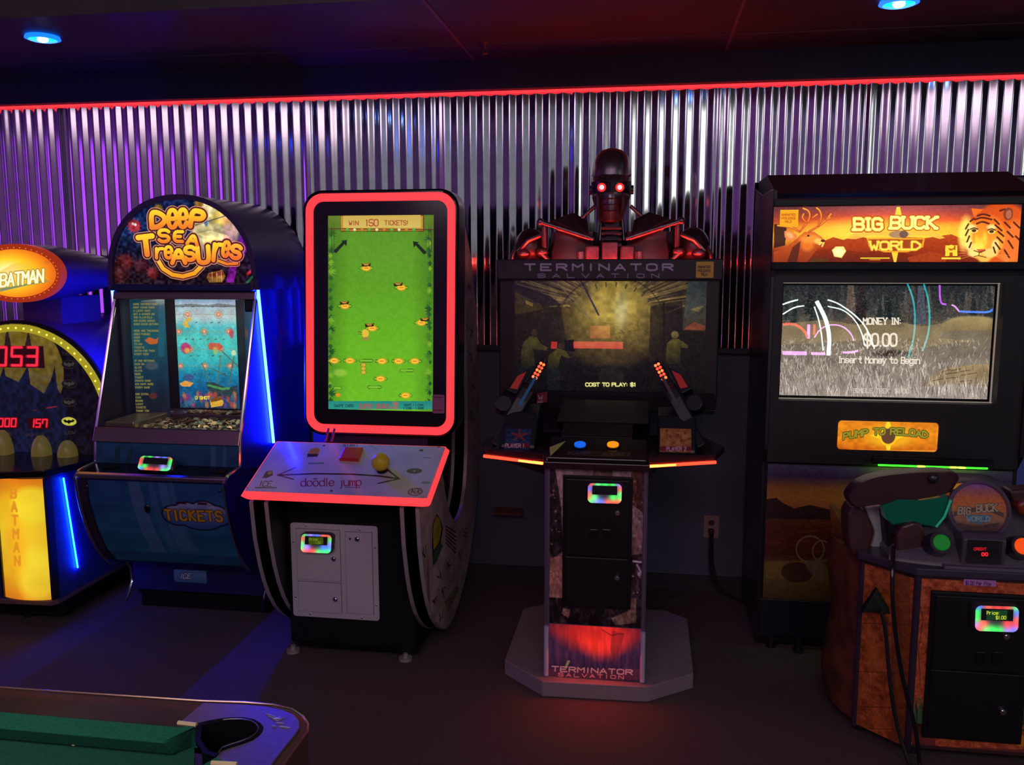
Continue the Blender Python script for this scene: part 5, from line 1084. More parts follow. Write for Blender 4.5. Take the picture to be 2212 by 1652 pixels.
# shoulders and chest
for s_ in (-1, 1):
    X_ = lambda a: hx+s_*a
    cz = W(1321, 532).z
    MB().ell((X_(.355), Yb, 1.675), .075, .085, .095, 24, 14).build('shoulder_cap', BM2, t, smooth=True)
    MB().tube([(X_(.30), Yb-.075, 1.735), (X_(.355), Yb-.090, 1.712), (X_(.40), Yb-.07, 1.665)], .010, 8).build('shoulder_rim', BM, t, smooth=True)
    MB().ell((X_(.375), Yb-.080, 1.655), .030, .022, .020, 16, 10).build('shoulder_joint', BM, t, smooth=True)
    MB().tube([(X_(.285), Yb-.09, 1.79), (X_(.285), Yb-.085, 1.70), (X_(.285), Yb-.08, 1.66)], .012, 10).ell((X_(.292), Yb-.09, 1.662), .026, .022, .022, 14, 8).build('shoulder_post', BM, t, smooth=True)
    MB().tube([(X_(.292), Yb-.10, 1.655), (X_(.25), Yb-.105, 1.615)], .011, 10).build('shoulder_strut', BM, t, smooth=True)
    # collar bar
    p0, p1 = Vector((X_(.300), Yb-.105, 1.792)), Vector((X_(.085), Yb-.115, 1.722))
    MB().tube([p0, p0.lerp(p1, .35), p0.lerp(p1, .36), p0.lerp(p1, .42), p0.lerp(p1, .43), p1], .012, 12, rr=[.010, .010, .014, .014, .013, .013]).ell(p0, .016, .014, .016, 12, 8).cyl(p1, p1.lerp(p0, -.08), .009, 10).build('collar_bar', BM, t, smooth=True)
    MB().loft([[(X_(.10), Yb-.03, 1.80), (X_(.165), Yb-.035, 1.835), (X_(.26), Yb-.05, 1.80), (X_(.09), Yb-.09, 1.73)], [(X_(.10), Yb+.02, 1.80), (X_(.165), Yb+.01, 1.83), (X_(.26), Yb, 1.79), (X_(.09), Yb-.01, 1.73)]]).build('trapezius_plate', BM2, t, bevel=.004)
    MB().loft([[(X_(.065), Yb-.085, z), (X_(.16), Yb-.115, z), (X_(.25), Yb-.09, z), (X_(.28), Yb-.02, z), (X_(.28), Yb+.05, z), (X_(.05), Yb+.05, z)] if z < 1.7 else [(X_(.075), Yb-.06, z), (X_(.16), Yb-.085, z), (X_(.24), Yb-.065, z), (X_(.265), Yb-.01, z), (X_(.265), Yb+.05, z), (X_(.06), Yb+.05, z)] for z in (1.605, 1.66, 1.71, 1.75)]).build('chest_plate', BM2, t, smooth=True)
    MB().box(min(X_(.045), X_(.105)), max(X_(.045), X_(.105)), Yb-.11, Yb-.06, 1.605, 1.69).build('rib_block', BM, t, bevel=.008)
    MB().cyl((X_(.125), Yb-.115, 1.61), (X_(.125), Yb-.11, 1.665), .016, 12).build('rib_cylinder', BM, t, bevel=.003)
    MB().tube([(X_(.405), Yb-.03, 1.70), (X_(.43), Yb-.05, 1.65), (X_(.435), Yb-.05, 1.61)], .010, 8).build('arm_tube', BM, t, smooth=True)
ledstrip(t, [(-.60, Yb-.150, 1.626), (.27, Yb-.150, 1.626)], .004, mat('led_uplight', (.1, 0, 0), .4, emit=(1, .035, .02), es=2), 'red_uplight')
l = bpy.data.lights.new('bust_uplight', 'AREA'); l.shape = 'RECTANGLE'; l.size = .85; l.size_y = .02; l.energy = 15; l.color = (1, .028, .015)
lo = bpy.data.objects.new('bust_uplight', l); COL.objects.link(lo); lo.location = (-.165, Yb-.158, 1.626); lo.rotation_euler = (math.radians(180-35), 0, 0)
# ------------------------------------------------------------------ hunting game: wide screen cabinet
t = thing('hunting_game', (.97, -.35, 0), 'black hunting game cabinet with orange lit deer and tiger sign over a wide screen', 'arcade game')
XL, XRR = .480, 1.462
MB().px([(-.60, .02), (-.60, .80), (-.54, .815), (-.54, 1.60), (-.64, 1.61), (-.64, 1.865), (-.62, 1.885), (-.33, 1.985), (-.04, 1.985), (-.04, .02)], XL+.012, XRR-.012).build('body', BLACK, t, bevel=.004)
for x0, x1 in ((XL, XL+.016), (XRR-.016, XRR)):
    MB().px([(-.605, .02), (-.605, .80), (-.655, .86), (-.655, 1.56), (-.640, 1.60), (-.640, 1.90), (-.60, 1.905), (-.30, 1.905), (-.04, 1.95), (-.04, .02)], x0, x1).build('side_panel', mat('black_side', (.018, .014, .018), .3), t, bevel=.003)
# marquee
ym = -.642
TL, TR, BLc = U(1672, 447, y=ym), U(2207, 447, y=ym), U(1671, 566, y=ym); TR.z = TL.z; BLc.x = TL.x
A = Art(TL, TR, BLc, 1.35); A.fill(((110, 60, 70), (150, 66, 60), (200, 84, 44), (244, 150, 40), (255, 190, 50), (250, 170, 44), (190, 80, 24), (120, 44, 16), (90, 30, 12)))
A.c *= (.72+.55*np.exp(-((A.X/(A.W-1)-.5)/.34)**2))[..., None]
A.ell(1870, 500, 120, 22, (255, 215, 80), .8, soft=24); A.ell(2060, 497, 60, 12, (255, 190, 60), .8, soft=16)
mt = [(1776, 522), (1800, 512), (1822, 518), (1850, 508), (1880, 516), (1920, 520), (1960, 512), (2000, 514), (2040, 508), (2055, 506), (2075, 514), (2110, 520), (2110, 567), (1670, 567), (1740, 530)]
A.poly(mt, ((176, 72, 20), (150, 52, 16), (110, 34, 12))); A.poly([(1740, 545), (1800, 535), (1860, 545), (1920, 540), (1980, 552), (2000, 567), (1740, 567)], ((128, 44, 14), (90, 28, 12)), .8); A.poly([(1960, 556), (2010, 543), (2050, 552), (2040, 567), (1965, 567)], (160, 62, 20), .8)
A.add_noise(8, 5, 3, 3, (1, .6, .3)); A.poly([(1672, 484), (1700, 484), (1696, 530), (1672, 536)], (30, 12, 22), .8)
# deer
dcol = ((205, 110, 40), (170, 74, 24), (130, 50, 20))
A.poly([(1671, 545), (1700, 532), (1722, 514), (1738, 500), (1758, 500), (1775, 512), (1782, 522), (1780, 530), (1766, 536), (1758, 548), (1742, 567), (1671, 567)], dcol)
A.poly([(1712, 534), (1730, 520), (1722, 567), (1700, 567)], (60, 24, 22), .7); A.poly([(1694, 500), (1700, 497), (1722, 508), (1720, 516), (1704, 520), (1695, 512)], (215, 130, 80)); A.line([(1738, 512), (1752, 509)], 2, (60, 26, 16)); A.ell(1750, 516, 22, 9, (245, 165, 75), .75, soft=6); A.ell(1706, 508, 9, 5, (250, 185, 130), .8, soft=3, rot=.5); A.ell(1768, 521, 9, 6, (255, 205, 110), .9, soft=4); A.ell(1746, 509, 2.4, 2, (30, 12, 10)); A.line([(1770, 528), (1782, 518), (1776, 532)], 3, (255, 230, 130)); A.ell(1778, 520, 5, 3, (90, 30, 20)); A.ell(1744, 530, 14, 12, (240, 140, 50), .6, soft=8)
an = (235, 130, 40)
for L in ([(1728, 500), (1740, 485), (1750, 470), (1748, 455), (1735, 450)], [(1742, 480), (1732, 470), (1736, 462)], [(1748, 500), (1770, 488), (1785, 474), (1795, 462)], [(1768, 488), (1775, 470), (1772, 455), (1764, 449)], [(1785, 474), (1793, 470)], [(1755, 470), (1765, 463)], [(1726, 500), (1714, 492), (1700, 489), (1680, 487)]):
    A.line(smoothpoly(L, 2, False), 4.6, (140, 50, 20)); A.line(smoothpoly(L, 2, False), 3, ((255, 170, 60), (210, 100, 40)))
# warning square
A.poly([(1686, 453), (1725, 453), (1724, 490), (1684, 489)], (255, 165, 30))
for k, wd_ in enumerate(('ANIMATED', 'VIOLENCE', 'MILD')): A.text(wd_, 1688+(k == 2)*8, 466+k*7.5, 4.6, 3.2, 1.2, (170, 85, 20), gap=.3)
# tiger
A.ell(2160, 505, 62, 66, ((190, 74, 20), (220, 96, 26), (200, 84, 24)), 1, soft=8); A.poly([(2098, 450), (2104, 470), (2112, 462), (2125, 452)], (230, 110, 30)); A.ell(2178, 462, 10, 13, (120, 60, 40)); A.ell(2179, 463, 6, 9, (170, 100, 80)); A.ell(2192, 530, 30, 50, (225, 120, 50), .9, soft=10)
A.ell(2128, 512, 42, 48, ((214, 96, 24), (244, 150, 46), (250, 180, 70)), 1, soft=4)
A.ell(2085, 505, 14, 34, (255, 235, 120), .9, soft=8)
A.ell(2119, 520, 13, 22, (255, 205, 60), 1, soft=6); A.ell(2112, 532, 12, 8, (255, 225, 90), 1, soft=4)
A.ell(2105, 546, 14, 9, (255, 230, 150), .9, soft=4); A.ell(2138, 546, 16, 9, (250, 215, 130), .9, soft=4); A.ell(2126, 560, 12, 7, (240, 190, 90), .9, soft=4)
for x, y, rx, ry in ((2100, 490, 9, 5), (2142, 490, 10, 5), (2094, 528, 7, 12), (2150, 530, 8, 12)): A.ell(x, y, rx, ry, (255, 232, 160), .85, soft=4)
A.ell(2118, 498, 8, 16, (240, 140, 40), .8, soft=6); A.poly([(2108, 538), (2130, 538), (2119, 547)], (190, 90, 60))
A.line([(2104, 541), (2116, 545), (2128, 541)], 2, (110, 46, 16)); A.line([(2116, 545), (2114, 552), (2104, 554)], 1.6, (90, 40, 16)); A.line([(2114, 552), (2130, 556)], 1.6, (90, 40, 16))
for x, y, dx in ((2104, 498, 1), (2142, 500, -1)): A.ell(x, y, 8, 5, (250, 225, 130)); A.ell(x, y, 5, 3.2, (70, 44, 20)); A.line([(x-8, y-3), (x, y-6), (x+8, y-3)], 2.2, (40, 18, 10))
sc = (64, 22, 10)
for L in ([(2112, 466), (2124, 462), (2138, 466)], [(2106, 474), (2122, 469), (2142, 474)], [(2110, 483), (2122, 478), (2136, 483)], [(2096, 478), (2104, 472)], [(2148, 474), (2158, 484)], [(2150, 486), (2164, 498)], [(2156, 500), (2168, 510)], [(2154, 512), (2166, 524)], [(2150, 524), (2160, 538)], [(2092, 484), (2086, 494)], [(2092, 496), (2086, 508)], [(2094, 510), (2089, 522)], [(2098, 524), (2094, 534)], [(2146, 534), (2150, 546)], [(2170, 480), (2182, 492)], [(2176, 500), (2188, 512)], [(2178, 520), (2188, 536)], [(2170, 540), (2180, 556)], [(2160, 455), (2170, 452)], [(2190, 480), (2202, 492)], [(2194, 510), (2204, 520)]):
    A.line(smoothpoly(L, 1, False), 3.6, sc, .9)
for k in range(4): A.line([(2100, 545+k*2), (2070, 540+k*7)], .8, (255, 220, 140), .6); A.line([(2140, 548), (2180, 552+k*5)], .8, (255, 220, 140), .5)
# title
A.poly([(1937, 447), (1944, 447), (1949, 470), (1932, 470)], (255, 215, 70)); A.poly([(1926, 545), (1940, 545), (1936, 566), (1931, 566)], (255, 205, 60)); A.ell(1940, 498, 62, 26, (255, 170, 50), .35, soft=14)
A.poly([(1826, 516), (1850, 500), (2020, 500), (2042, 514), (2030, 516), (2000, 508), (1880, 508), (1850, 516)], (245, 190, 80), .9)
A.text('BIG', 1846, 496, 24, 19.5, 5.8, (255, 246, 150), gap=.30, serif=.2, sm=0, out=[(11.5, (150, 66, 14)), (8.6, (240, 150, 40))], ital=-.04)
A.text('BUCK', 1924, 493, 24, 19.5, 6.0, (255, 248, 156), gap=.34, serif=.14, out=[(10, (150, 66, 14)), (7.5, (240, 150, 40))], ital=.05)
A.poly([(1872, 514), (1998, 514), (1994, 534), (1960, 545), (1910, 545), (1877, 534)], (240, 160, 40)); A.poly([(1876, 517), (1994, 517), (1990, 532), (1958, 542), (1912, 542), (1881, 532)], (150, 70, 20))
A.text('WORLD', 1879, 539, 17, 18, 4.2, (255, 225, 90), gap=.26, serif=.08, out=[(6.5, (200, 120, 30))])
A.ell(1942, 506, 22, 8, (150, 130, 110), .9); A.ell(1952, 506, 9, 8, (110, 84, 80))
A.poly([(1797, 540), (1806, 532), (1822, 532), (1828, 542), (1818, 557), (1802, 554)], (255, 225, 140)); A.poly([(1800, 541), (1808, 535), (1818, 536), (1824, 543), (1816, 554), (1804, 551)], (255, 240, 190))
A.rect(1858, 556, 1922, 558.5, (255, 215, 60)); A.rect(1878, 560, 1902, 561.5, (230, 150, 40)); A.rect(2042, 530, 2068, 553, (255, 214, 60)); A.poly([(2050, 530), (2060, 530), (2058, 538), (2064, 540), (2064, 530.5)], (160, 80, 20)); A.ell(2055, 535, 6, 6, (170, 90, 24)); A.ell(2055, 533, 6, 4, (255, 214, 60)); A.rect(2051, 545, 2058, 554, (160, 70, 20)); A.rect(2034, 556, 2075, 560, (255, 215, 70))
A.rect(1750, 558, 1790, 567, (60, 80, 20), .4)
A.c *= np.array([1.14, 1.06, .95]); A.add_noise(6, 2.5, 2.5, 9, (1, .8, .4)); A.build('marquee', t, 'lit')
TRIM = mat('gloss_black_trim', (.012, .011, .014), .12)
MB().box(XL+.002, XRR-.002, ym-.012, ym, TL.z+.001, TL.z+.03).build('marquee_rail', TRIM, t, bevel=.003)
MB().box(XL+.002, XRR-.002, ym-.012, ym, BLc.z-.03, BLc.z-.001).build('marquee_rail', TRIM, t, bevel=.003)
# bezel and screen
ysn = -.575
TL, TR, BLc = U(1693, 616, y=ysn), U(2150, 617, y=ysn), U(1684, 853, y=ysn); TR.z = TL.z; BLc.x = TL.x
sx0, sx1, sz1, sz0 = TL.x, TR.x, TL.z, BLc.z
A = Art(TL, TR, BLc, 1.3); A.fill(((34, 38, 38), (44, 46, 46), (58, 56, 52), (96, 86, 66), (120, 108, 86), (104, 96, 84), (110, 102, 92), (130, 120, 112), (140, 130, 124)))
rs = random.Random(12)
for k in range(46):
    x = rs.uniform(1690, 2150); w_ = rs.uniform(7, 16); h_ = rs.uniform(34, 80); y = rs.uniform(665, 700); c = rs.choice([(34, 42, 38), (56, 58, 54), (74, 72, 68), (26, 32, 32), (66, 60, 54)])
    for j in range(6): A.poly([(x, y-h_+j*h_/6), (x-w_*(.3+j/6), y-h_+(j+1.6)*h_/6), (x+w_*(.3+j/6), y-h_+(j+1.6)*h_/6)], c, .8)
for x, w_, c in ((1838, 13, (84, 72, 62)), (1860, 14, (38, 30, 28)), (1990, 12, (70, 76, 86)), (1972, 8, (58, 54, 52))): A.poly([(x-w_/2, 612), (x+w_/2, 612), (x+w_/2+4, 700), (x-w_/2-6, 700)], c, .95)

for k in range(260):
    x, y = rs.uniform(1690, 2150), rs.uniform(622, 700); c = rs.choice([(110, 112, 108), (20, 24, 24), (84, 92, 84), (140, 138, 134), (40, 48, 46)]); A.line([(x, y), (x+rs.uniform(-6, 6), y+rs.uniform(-3, 3))], 1.6, c, .4)
A.add_noise(16, 2.2, 2.2, 21, (1, 1, .95)); lowr = A.Y > A.H*.42
A.poly([(1690, 700), (1780, 690), (1850, 702), (1920, 690), (1990, 705), (2060, 695), (2150, 690), (2150, 760), (1690, 760)], ((120, 106, 78), (140, 124, 94)), .75)
A.poly([(1690, 745), (1860, 735), (1960, 758), (2060, 740), (2150, 735), (2140, 856), (1690, 856)], ((96, 88, 76), (124, 114, 100), (150, 138, 128)), .8)
A.ell(2100, 705, 66, 22, ((150, 132, 90), (104, 88, 60)), 1, soft=4); A.poly([(2040, 715), (2150, 712), (2150, 740), (2030, 730)], (104, 96, 80), .8)
A.ell(1925, 764, 34, 7, (46, 36, 30), .9, soft=6); A.poly([(1985, 835), (2040, 795), (2100, 788), (2142, 786), (2138, 835), (2060, 830)], ((140, 118, 80), (124, 108, 84)), .9)
for k in range(8): x = rs.uniform(2010, 2100); y = rs.uniform(795, 825); A.line([(x, y), (x+rs.uniform(14, 40), y-rs.uniform(2, 10))], 1.5, (56, 44, 34), .8)
for k in range(2600):
    x = rs.uniform(1684, 2150); y = rs.uniform(735, 862)
    if x > 2000 and y < 830 and rs.random() < .7: continue
    h_ = rs.uniform(4, 15)*(y-690)/110; c = rs.choice([(186, 172, 162), (120, 108, 96), (206, 196, 188), (84, 74, 64), (150, 136, 120), (230, 220, 214), (70, 60, 54)])
    A.line([(x, y), (x+rs.uniform(-5, 5), y-h_)], 1.2, c, .55)
A.c = (A.c-90)*1.22+104; A.add_noise(9, 1.8, 1.8, 23, (1, 1, 1)); A.noise(.10, 20, 8)
IV = (255, 243, 222)
A.text('MONEY IN:', 1865, 700, 13, 8.0, 2.7, IV, gap=.34, serif=.14); A.text('$0.00', 1867, 747, 26, 13.5, 4.2, IV, gap=.22, sm=1)
A.text('Insert Money to Begin', 1812, 783, 13, 7.2, 2.2, IV, gap=.28, serif=.11, rot=.012); A.text('SINGLE TREK  $1.00', 1844, 848, 9, 6, 1.4, (225, 212, 200), gap=.28, serif=.12, rot=.01)
A.build('screen', t, 'screen')
MB().box(XL+.016, XRR-.016, -.60, -.56, 1.565, 1.60).box(XL+.016, XRR-.016, -.64, -.56, sz1+.012, 1.565).box(XL+.016, sx0-.012, -.64, -.56, sz0-.012, sz1+.012).box(sx1+.012, XRR-.016, -.64, -.56, sz0-.012, sz1+.012).box(XL+.016, XRR-.016, -.64, -.56, .81, sz0-.012).build('bezel', mat('matt_black_bezel', (.014, .012, .014), .5), t)
MB().box(sx0-.012, sx1+.012, -.588, -.585, sz0-.010, sz1+.010).build('front_glass', GLASS, t)
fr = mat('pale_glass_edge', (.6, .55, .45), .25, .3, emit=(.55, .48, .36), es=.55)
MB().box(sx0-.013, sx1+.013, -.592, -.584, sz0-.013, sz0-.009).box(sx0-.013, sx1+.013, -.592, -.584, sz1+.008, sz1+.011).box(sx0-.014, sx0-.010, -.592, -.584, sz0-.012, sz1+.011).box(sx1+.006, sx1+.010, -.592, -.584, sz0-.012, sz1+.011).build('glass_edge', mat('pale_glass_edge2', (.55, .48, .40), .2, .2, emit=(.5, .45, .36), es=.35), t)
# small lit plate
a, b, c = U(1811, 908, y=-.645), U(2028, 913, y=-.645), U(1811, 970, y=-.645); b.z = a.z; c.x = a.x
A = Art(a, b, c, 1.4); A.fill(((225, 125, 18), (236, 140, 24), (228, 130, 20), (200, 96, 14))); A.add_noise(22, 8, 6, 6, (1, .7, .2))
A.ell(1920, 942, 52, 24, (250, 180, 30), .8, soft=14); A.poly([(1916, 908), (1921, 908), (1926, 925), (1912, 925)], (255, 220, 40)); A.poly([(1913, 960), (1925, 960), (1922, 974), (1916, 974)], (255, 220, 40)); A.poly([(1880, 940), (1905, 935), (1905, 950)], (255, 215, 40)); A.poly([(1960, 940), (1935, 935), (1935, 950)], (255, 215, 40))
A.ell(1919, 942, 20, 20, (255, 200, 30)); A.ell(1919, 942, 15, 16, (100, 66, 44))
A.text('PUMP TO RELOAD', 1822, 949, 13, 10.6, 3.0, (150, 145, 40), gap=.30, out=[(6.2, (70, 54, 14)), (4.4, (110, 96, 24))], ital=.06, warp=lambda x, y: (x, y+11*(1-((x-98)/98)**2)))
for yy in (909, 972): A.line([(1812, yy), (2028, yy+2)], 2.5, (240, 150, 50), .9)
A.build('lit_plate', t, 'lit', rmask(.04, .13))
# lower picture: sunset desert with a lasso
TL, TR, BLc = U(1659, 1001, y=-.603), U(2192, 1011, y=-.603), U(1660, 1292, y=-.603); TR.z = TL.z; BLc.x = TL.x
A = Art(TL, TR, BLc, .9); A.fill(((110, 110, 150), (80, 50, 110), (200, 130, 60), (230, 150, 60), (200, 120, 60), (120, 60, 30), (110, 40, 24), (120, 46, 26), (90, 34, 22), (160, 130, 50), (140, 120, 50), (120, 100, 50), (100, 80, 40)))
A.poly([(1655, 1078), (1678, 1075), (1690, 1085), (1715, 1098), (1750, 1090), (1790, 1100), (2200, 1110), (2200, 1130), (1655, 1120)], (50, 24, 24), .9)
for k in range(40): y = rs.uniform(1120, 1200); x = rs.uniform(1655, 1780); A.line([(x, y), (x+rs.uniform(15, 50), y-rs.uniform(-4, 12))], 2.5, rs.choice([(150, 64, 34), (90, 30, 20), (180, 90, 44)]), .5)
A.ell(1750, 1186, 31, 28, (180, 160, 140), .9, ring=3); A.ell(1775, 1190, 20, 22, (180, 160, 140), .9, ring=3); A.poly([(1655, 1212), (1780, 1210), (1780, 1250), (1655, 1250)], (170, 140, 60), .7); A.ell(1722, 1236, 36, 22, (80, 50, 34), .9); A.poly([(1735, 1214), (1780, 1205), (1780, 1260), (1760, 1250)], (150, 120, 110), .8)
A.c *= .85; A.add_noise(12, 5, 4, 3, (1, .8, .6)); A.build('lower_picture', t, 'print')
MB().box(XL+.01, XRR-.01, -.612, -.60, BLc.z-.16, BLc.z).build('kick_panel', mat('navy_kick', (.010, .012, .022), .4), t, bevel=.002)
for a_ in (1667, 1727):
    q = U(a_, 1402+(a_ > 1700)*12, z=0); MB().cyl((q.x, q.y+.03, 0), (q.x, q.y+.03, .06), .012, 12).cyl((q.x, q.y+.03, 0), (q.x, q.y+.03, .014), .022, 14).build('levelling_foot', DARKMET, t)
MB().cyl((1.4, -.56, 0), (1.4, -.56, .06), .015, 12).cyl((1.4, -.1, 0), (1.4, -.1, .06), .015, 12).cyl((.55, -.1, 0), (.55, -.1, .06), .015, 12).build('levelling_foot', DARKMET, t)
p0, p1 = U(1897, 1004, y=-.67), U(2133, 1013, y=-.67)
MB().box(p0.x-.02, p1.x+.02, -.672, -.60, p0.z+.003, p0.z+.03).build('light_shelf', BLACK, t, bevel=.002)
ledstrip(t, [p0, (p1.x, p1.y, p0.z)], .0042, mat('led_green', (0, .1, 0), .4, emit=(.04, 1, .02), es=2.2))
for k, a_ in enumerate((1990, 2078, 2060)):
    q = U(a_, 1008, y=-.675); MB().ell((q.x, -.671, p0.z), .022, .005, .0045, 12, 6).build('light_spot', mat('led_yellow_green', (.1, .1, 0), .4, emit=(.55, 1, .06), es=3), t, smooth=True)
l = bpy.data.lights.new('green_strip_glow', 'AREA'); l.shape = 'RECTANGLE'; l.size = .4; l.size_y = .02; l.energy = .25; l.color = (.6, 1, .1)
lo = bpy.data.objects.new('green_strip_glow', l); COL.objects.link(lo); lo.location = ((p0.x+p1.x)/2, -.675, p0.z-.01); lo.rotation_euler = (math.radians(20), 0, 0)

# gun pedestal in front
t = thing('gun_pedestal', (1.15, -1.1, 0), 'orange textured gun pedestal with grey console in front of the hunting game', 'arcade pedestal')
ORG_ = mat('orange_leather_print', (.38, .085, .028), .5, noise=.35, nscale=22)
EDG = mat('dark_violet_moulding', (.045, .030, .055), .3)
plan = [(.872, -1.405), (1.50, -1.405), (1.50, -.80), (.80, -.80), (.745, -.95), (.735, -1.27)]
MB().pz(plan, .035, .632).build('body', mat('pedestal_dark', (.06, .025, .02), .45, noise=.3, nscale=20), t, bevel=.004)
MB().pz([(.885, -1.36), (1.48, -1.36), (1.48, -.82), (.81, -.82), (.77, -1.24)], .01, .04).build('plinth', BLACK, t)
# front face art
f0 = U(1974, 1240, y=-1.4065); 
A = Art((.876, -1.4065, .615), (1.49, -1.4065, .615), (.876, -1.4065, .05), .75, (208, 96, 52)); A.add_noise(40, 12, 10, 5, (1, .7, .5)); A.add_noise(30, 3, 3, 8, (1, .8, .6))
for x0, y0 in ((1985, 1260), (2000, 1350), (1985, 1420)): A.poly([(x0, y0), (x0+16, y0+30), (x0+8, y0+60), (x0-2, y0+40)], (222, 120, 70), .5)
A.line([(1990, 1262), (1986, 1300), (1994, 1340), (1984, 1400), (1988, 1480)], 1.6, (70, 30, 20), .8)
for k in range(22):
    x = 1974+rs.uniform(0, 44); A.poly([(x, 1568), (x-rs.uniform(-8, 8), 1500+rs.uniform(-6, 20)), (x+6, 1566)], rs.choice([(50, 90, 50), (34, 60, 40), (90, 130, 80)]), .9)
for k in range(14): x = 2190+rs.uniform(0, 30); A.poly([(x, 1580), (x-3, 1515+rs.uniform(-6, 20)), (x+6, 1578)], (44, 80, 50), .9)
A.poly([(1970, 1560), (2020, 1568), (2020, 1660), (1970, 1660)], ((60, 30, 30), (140, 60, 50), (70, 30, 60), (40, 20, 50)), .9); A.poly([(1970, 1610), (2300, 1622), (2300, 1660), (1970, 1660)], ((150, 70, 50), (60, 30, 80), (170, 80, 40)), .9); A.ell(2140, 1640, 26, 10, (220, 140, 50)); A.ell(2205, 1600, 14, 12, (235, 150, 50)); A.ell(2200, 1570, 12, 8, (220, 110, 60)); A.ell(2090, 1625, 30, 5, (150, 160, 220), .8)
A.build('front_picture', t, 'print')
# angled face with its own print
n_ = Vector((-(-1.405+1.27), (.872-.735), 0)); n_ = Vector((-.135, -.137, 0)).normalized()
L0, L1 = Vector((.737, -1.272, .612)), Vector((.868, -1.403, .612)); e = n_*.0015
A = Art(L0+e, L1+e, L0+e+Vector((0, 0, -.575)), 1.0, (190, 100, 44)); A.add_noise(34, 10, 9, 6, (1, .7, .4)); A.add_noise(26, 3, 3, 4, (1, .8, .5))
for yy in (1345, 1450, 1525, 1572): A.line([(1840, yy), (1965, yy+4)], 1.4, (80, 40, 20), .8)
A.rect(1925, 1235, 1966, 1600, (120, 66, 30), .5); A.rect(1838, 1230, 1856, 1600, (150, 84, 40), .4); A.ell(1890, 1420, 22, 30, (220, 130, 50), .5, soft=14); A.ell(1900, 1560, 20, 14, (225, 120, 50), .5, soft=10)
A.build('angled_picture', t, 'print')
for p, q in (((.872, -1.405), .011), ((.735, -1.27), .009)):
    MB().tube([(p[0], p[1], .03), (p[0], p[1], .63)], q, 10).build('edge_moulding', EDG, t, smooth=True)
MB().box(.872, .882, -1.410, -1.40, .03, .63).build('edge_moulding', EDG, t)
MB().pz([(.862, -1.425), (1.52, -1.425), (1.52, -.80), (.78, -.80), (.725, -.95), (.715, -1.285)], .628, .655).build('top_rim', mat('violet_grey_rim', (.06, .05, .075), .3), t, bevel=.005)
# carved looking side flank
fl = []
for k in range(9):
    z = .04+.60*k/8+0; bul_ = .035*math.sin(k*1.1)+.02
    bul_ *= .35; fl.append([(.740, -1.262, z), (.706-bul_, -1.18, z), (.690-bul_*1.4, -1.08, z), (.692-bul_, -.99, z), (.715, -.93, z), (.78, -.93, z)])
MB().loft(fl).build('side_flank', mat('rust_carved_side', (.16, .05, .025), .5, noise=.6, nscale=14, bump=.6), t, smooth=True)
MB().loft([[(.745, -1.20, .58), (.685, -1.05, .58), (.70, -.92, .58), (.80, -.92, .58)], [(.725, -1.14, .645), (.678, -1.02, .68), (.69, -.95, .70), (.76, -.93, .67)], [(.69, -1.0, .715), (.676, -.98, .735), (.686, -.95, .735), (.71, -.96, .715)]]).build('side_crest', mat('orange_brown_crest', (.26, .09, .03), .5, noise=.4, nscale=16), t, smooth=True)
MB().cyl((.76, -1.235, 0), (.76, -1.235, .045), .018, 12).cyl((.90, -1.36, 0), (.90, -1.36, .045), .018, 12).build('caster', DARKMET, t)
# coin door, reader, label
q0, q1 = U(2013, 1276, y=-1.42), U(2207, 1610, y=-1.42)
MB().box(q0.x, q1.x, -1.42, -1.406, q1.z, q0.z).build('coin_door_frame', BLACK, t, bevel=.006)
zm = U(2100, 1448, y=-1.42).z
MB().box(q0.x+.012, q1.x-.012, -1.426, -1.418, zm, q0.z-.012).build('coin_door', MATS['black_steel'], t, bevel=.003); MB().box(q0.x+.012, q1.x-.012, -1.426, -1.418, q1.z+.012, zm-.003).build('coin_door', MATS['black_steel'], t, bevel=.003)
for a_ in (2118, 2155): q = U(a_, 1422, y=-1.43); MB().box(q.x-.015, q.x+.015, -1.430, -1.424, q.z-.022, q.z+.022).build('coin_slot', GLOSSB, t, bevel=.003)
for a_, b_ in ((2173, 1373), (2165, 1535)): lock(t, U(a_, b_, y=-1.426), .0098)
card_reader(t, (U(2097, 1298, y=-1.43), U(2198, 1301, y=-1.43), U(2095, 1357, y=-1.43)), 2, (('Price:', '$1.00'), (20, 60, 30), (235, 240, 40)), depth=.026)
a, b = U(2082, 1250, y=-1.409), U(2151, 1267, y=-1.409)
A = Art((a.x, -1.409, a.z), (b.x, -1.409, a.z), (a.x, -1.409, b.z), 1.8, (215, 150, 225)); A.text('$1.00 Per Play', 2086, 1263, 8, 3.6, 1.1, (60, 20, 90), gap=.3, rot=.04); A.build('price_label', t, 'print')
# console
GREY = mat('grey_violet_plastic', (.125, .108, .135), .35, noise=.12, nscale=60)
CX = U(2114, 1100, y=-1.25).x
def crow(z, y0, hw_, d):
    return [(CX+hw_*a, y0+.05*abs(a)**2.5, z) for a in np.linspace(-1, 1, 17)]+[(CX+hw_*a*.95, y0+d, z) for a in np.linspace(1, -1, 17)]
con_ = [(.655, -1.405, .30, .50), (.668, -1.40, .30, .48), (.70, -1.36, .27, .42), (.735, -1.325, .215, .36), (.775, -1.295, .165, .30), (.82, -1.275, .145, .26), (.855, -1.255, .13, .22), (.878, -1.235, .105, .18), (.890, -1.20, .06, .12)]
MB().loft([crow(*r) for r in con_]).build('console', GREY, t, smooth=True)
